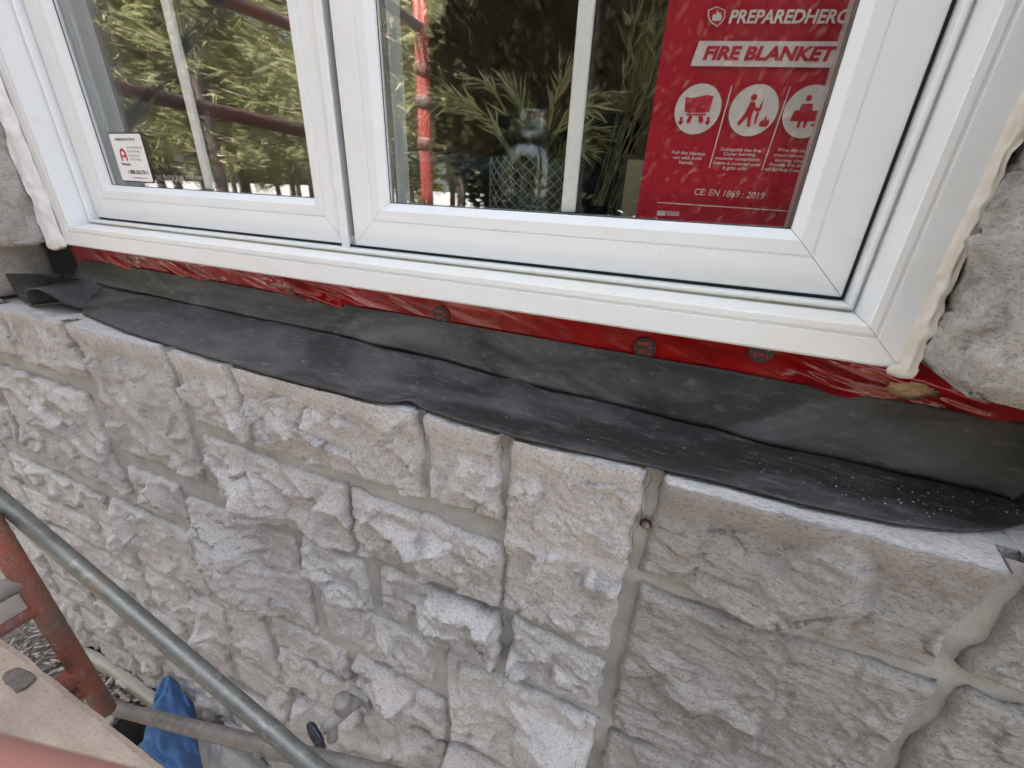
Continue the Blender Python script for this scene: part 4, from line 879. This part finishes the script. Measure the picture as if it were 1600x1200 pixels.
# ------------------------------------------------------------------ woodland behind the camera (reflected in the panes)
def pine_mesh(seed, H):
    r = random.Random(seed); t = MB(); bend = r.uniform(-.15, .15)
    t.tube([(bend * (z / H) ** 2, 0, z) for z in np.linspace(0, H, 10)], [.11 * (1 - .85 * z / H) + .012 for z in np.linspace(0, H, 10)], 9)
    nf = MB(); z = H * .29
    while z < H * .98:
        for b in range(r.randint(3, 5)):
            a = r.uniform(0, 6.283); L = (H - z) * .20 + .35 + r.uniform(-.2, .5); L *= min(1, .55 + (z - H * .29) / 2); dr = r.uniform(-.35, .25)
            p0 = Vector((bend * (z / H) ** 2, 0, z)); d = Vector((math.cos(a), math.sin(a), dr)).normalized()
            t.tube([p0, p0 + d * L * .5, p0 + d * L + Vector((0, 0, .12 * L))], [.022, .013, .005], 5)
            for k in range(int(26 * L) + 8):
                q = r.uniform(.25, 1.05); c = p0 + d * L * q + Vector((r.gauss(0, .12), r.gauss(0, .12), r.gauss(0, .10) + .12 * L * q * q))
                for m_ in range(4):
                    e = (d * .6 + Vector((r.uniform(-1, 1), r.uniform(-1, 1), r.uniform(-.9, .6)))).normalized(); ln = r.uniform(.12, .26); n = e.orthogonal().normalized(); n = (n * math.cos(r.random() * 6.28) + e.cross(n) * math.sin(r.random() * 6.28)) * r.uniform(.007, .014)
                    nf.add([c - n, c + n, c + e * ln], [(0, 1, 2)])
        z += r.uniform(.16, .30)
    return t, nf
PINES = []
for s, H in ((1, 9.0), (2, 7.6), (3, 10.0)):
    t, nf = pine_mesh(s, H); root = empty('pine_tree', (0, 0, 0), 'sunlit yellow-green pine tree reflected in the window panes', 'tree', 'pines reflected in the window')
    PINES.append((root, t.build('trunk', M_BARK, root, True), nf.build('crown', M_NEEDLE, root)))
spots = []
r = random.Random(12)
for k in range(52):
    for _ in range(40):
        a = r.uniform(-1.15, .75); dist = 4.6 + 10.0 * (min(k, 30) / 30) ** .9 + max(0, k - 30) * .55 + r.uniform(-.4, .4)
        x, y = math.sin(a) * dist * 1.25 - .8, -math.cos(a) * dist - .2
        if all((x - q[0]) ** 2 + (y - q[1]) ** 2 > 1.1 for q in spots) and y < -3.6: spots.append((x, y)); break
for k, (x, y) in enumerate(spots):
    root, t, c = PINES[k % 3]
    if k >= 3:
        rt = root.copy(); COL.objects.link(rt)
        for o in (t, c):
            q = o.copy(); COL.objects.link(q); q.parent = rt; q.matrix_parent_inverse = Matrix.Identity(4)
        root = rt
    else:
        for o in (t, c): o.matrix_parent_inverse = Matrix.Identity(4)
    sc = r.uniform(.8, 1.15); root.location = (x, y, -2.15); root.rotation_euler = (0, 0, r.uniform(0, 6.28)); root.scale = (sc, sc, sc)
# dark broad-leaved tree behind the camera; a second is added to darken reflections
def dark_tree(x, y, rx, ry, rz, zc, label, seed, N):
    dt = empty('dark_tree', (x, y, -2.1), label, 'tree', 'dark trees reflected in the right pane'); r = random.Random(seed)
    t = MB(); t.tube([(x, y, -2.2), (x + .03, y, -.6), (x, y + .05, .6), (x + .05, y + .1, 2.0)], [.10, .08, .06, .03], 10)
    for a in range(7): t.tube([(x, y, -.3 + .25 * a), (x + .6 * math.cos(a * 2.4), y + .6 * math.sin(a * 2.4), .2 + .28 * a)], [.03, .01], 6)
    t.build('trunk', M_BARK, dt, True); lf_ = MB()
    for k in range(N):
        while True:
            q = Vector((r.uniform(-1, 1), r.uniform(-1, 1), r.uniform(-1, 1)))
            if .3 < q.length < 1: break
        bulge = 1 + .5 * float(vnoise(np.array(q.x * 3 + 5 + seed), np.array(q.z * 3 + q.y * 2), 55))
        c = Vector((x, y, zc)) + Vector((q.x * rx, q.y * ry, q.z * rz)) * bulge
        e = Vector((r.uniform(-1, 1), r.uniform(-1, 1), r.uniform(-1, .4))).normalized(); n = e.orthogonal().normalized(); L = r.uniform(.05, .085) if q.length > .62 else r.uniform(.16, .24)
        lf_.add([c, c + e * L * .5 + n * L * .36, c + e * L, c + e * L * .5 - n * L * .36], [(0, 1, 2, 3)])
    lf_.build('crown', M_SHADELEAF, dt)
dark_tree(-1.12, -3.1, 1.08, .8, 1.5, .75, 'dense tree, leaves coloured dark for shade, reflected as a shadowy mass left of the red pouch', 8, 24000)
dark_tree(.50, -3.0, 1.15, .8, 1.6, .65, 'added dark tree in place of the person at the camera, darkening reflections over the red pouch', 18, 26000)  # added for its dark reflection and for shade on the right of the wall
fv = MB(); r = random.Random(9)
for k in range(16000):
    x, y = r.uniform(-24, 10), -2.6 - r.random() ** 1.4 * 26
    c = Vector((x, y, -2.1)); e = Vector((r.uniform(-.6, .6), r.uniform(-.6, .6), 1)).normalized(); n = e.orthogonal().normalized() * r.uniform(.02, .06); L = r.uniform(.25, .95)
    fv.add([c, c + e * L * .5 + n, c + e * L, c + e * L * .5 - n], [(0, 1, 2, 3)])
tag(fv.build('dry_bracken', M_FERN), 'rust orange dry bracken on the woodland floor reflected low in the panes', 'undergrowth', kind='stuff')

gm = MB(); r = random.Random(31)
for k in range(260):
    x = min(.42, r.gauss(.27, .09)) if k % 5 else r.uniform(-1.1, .4); t = min(.97, max(.3, r.gauss(.68, .15))); y = .012 + (float(fy(x)) - .012) * t
    j = int(round((x + 1.262) / 1.732 * 519)); kk = int(round(t * 25)); p = sub.data.vertices[max(0, min(519, j)) * 26 + kk].co
    d = .00018 + .0006 * r.random() ** 5; gm.box(p.x - d, p.x + d, p.y - d * .8, p.y + d * .8, p.z + .0008, p.z + .0010 + d)
tag(gm.build('mortar_grit', plain('pale_grit', (0.36, 0.34, 0.31), 0.9)), 'pale mortar crumbs scattered over the black membrane', 'grit', kind='stuff')
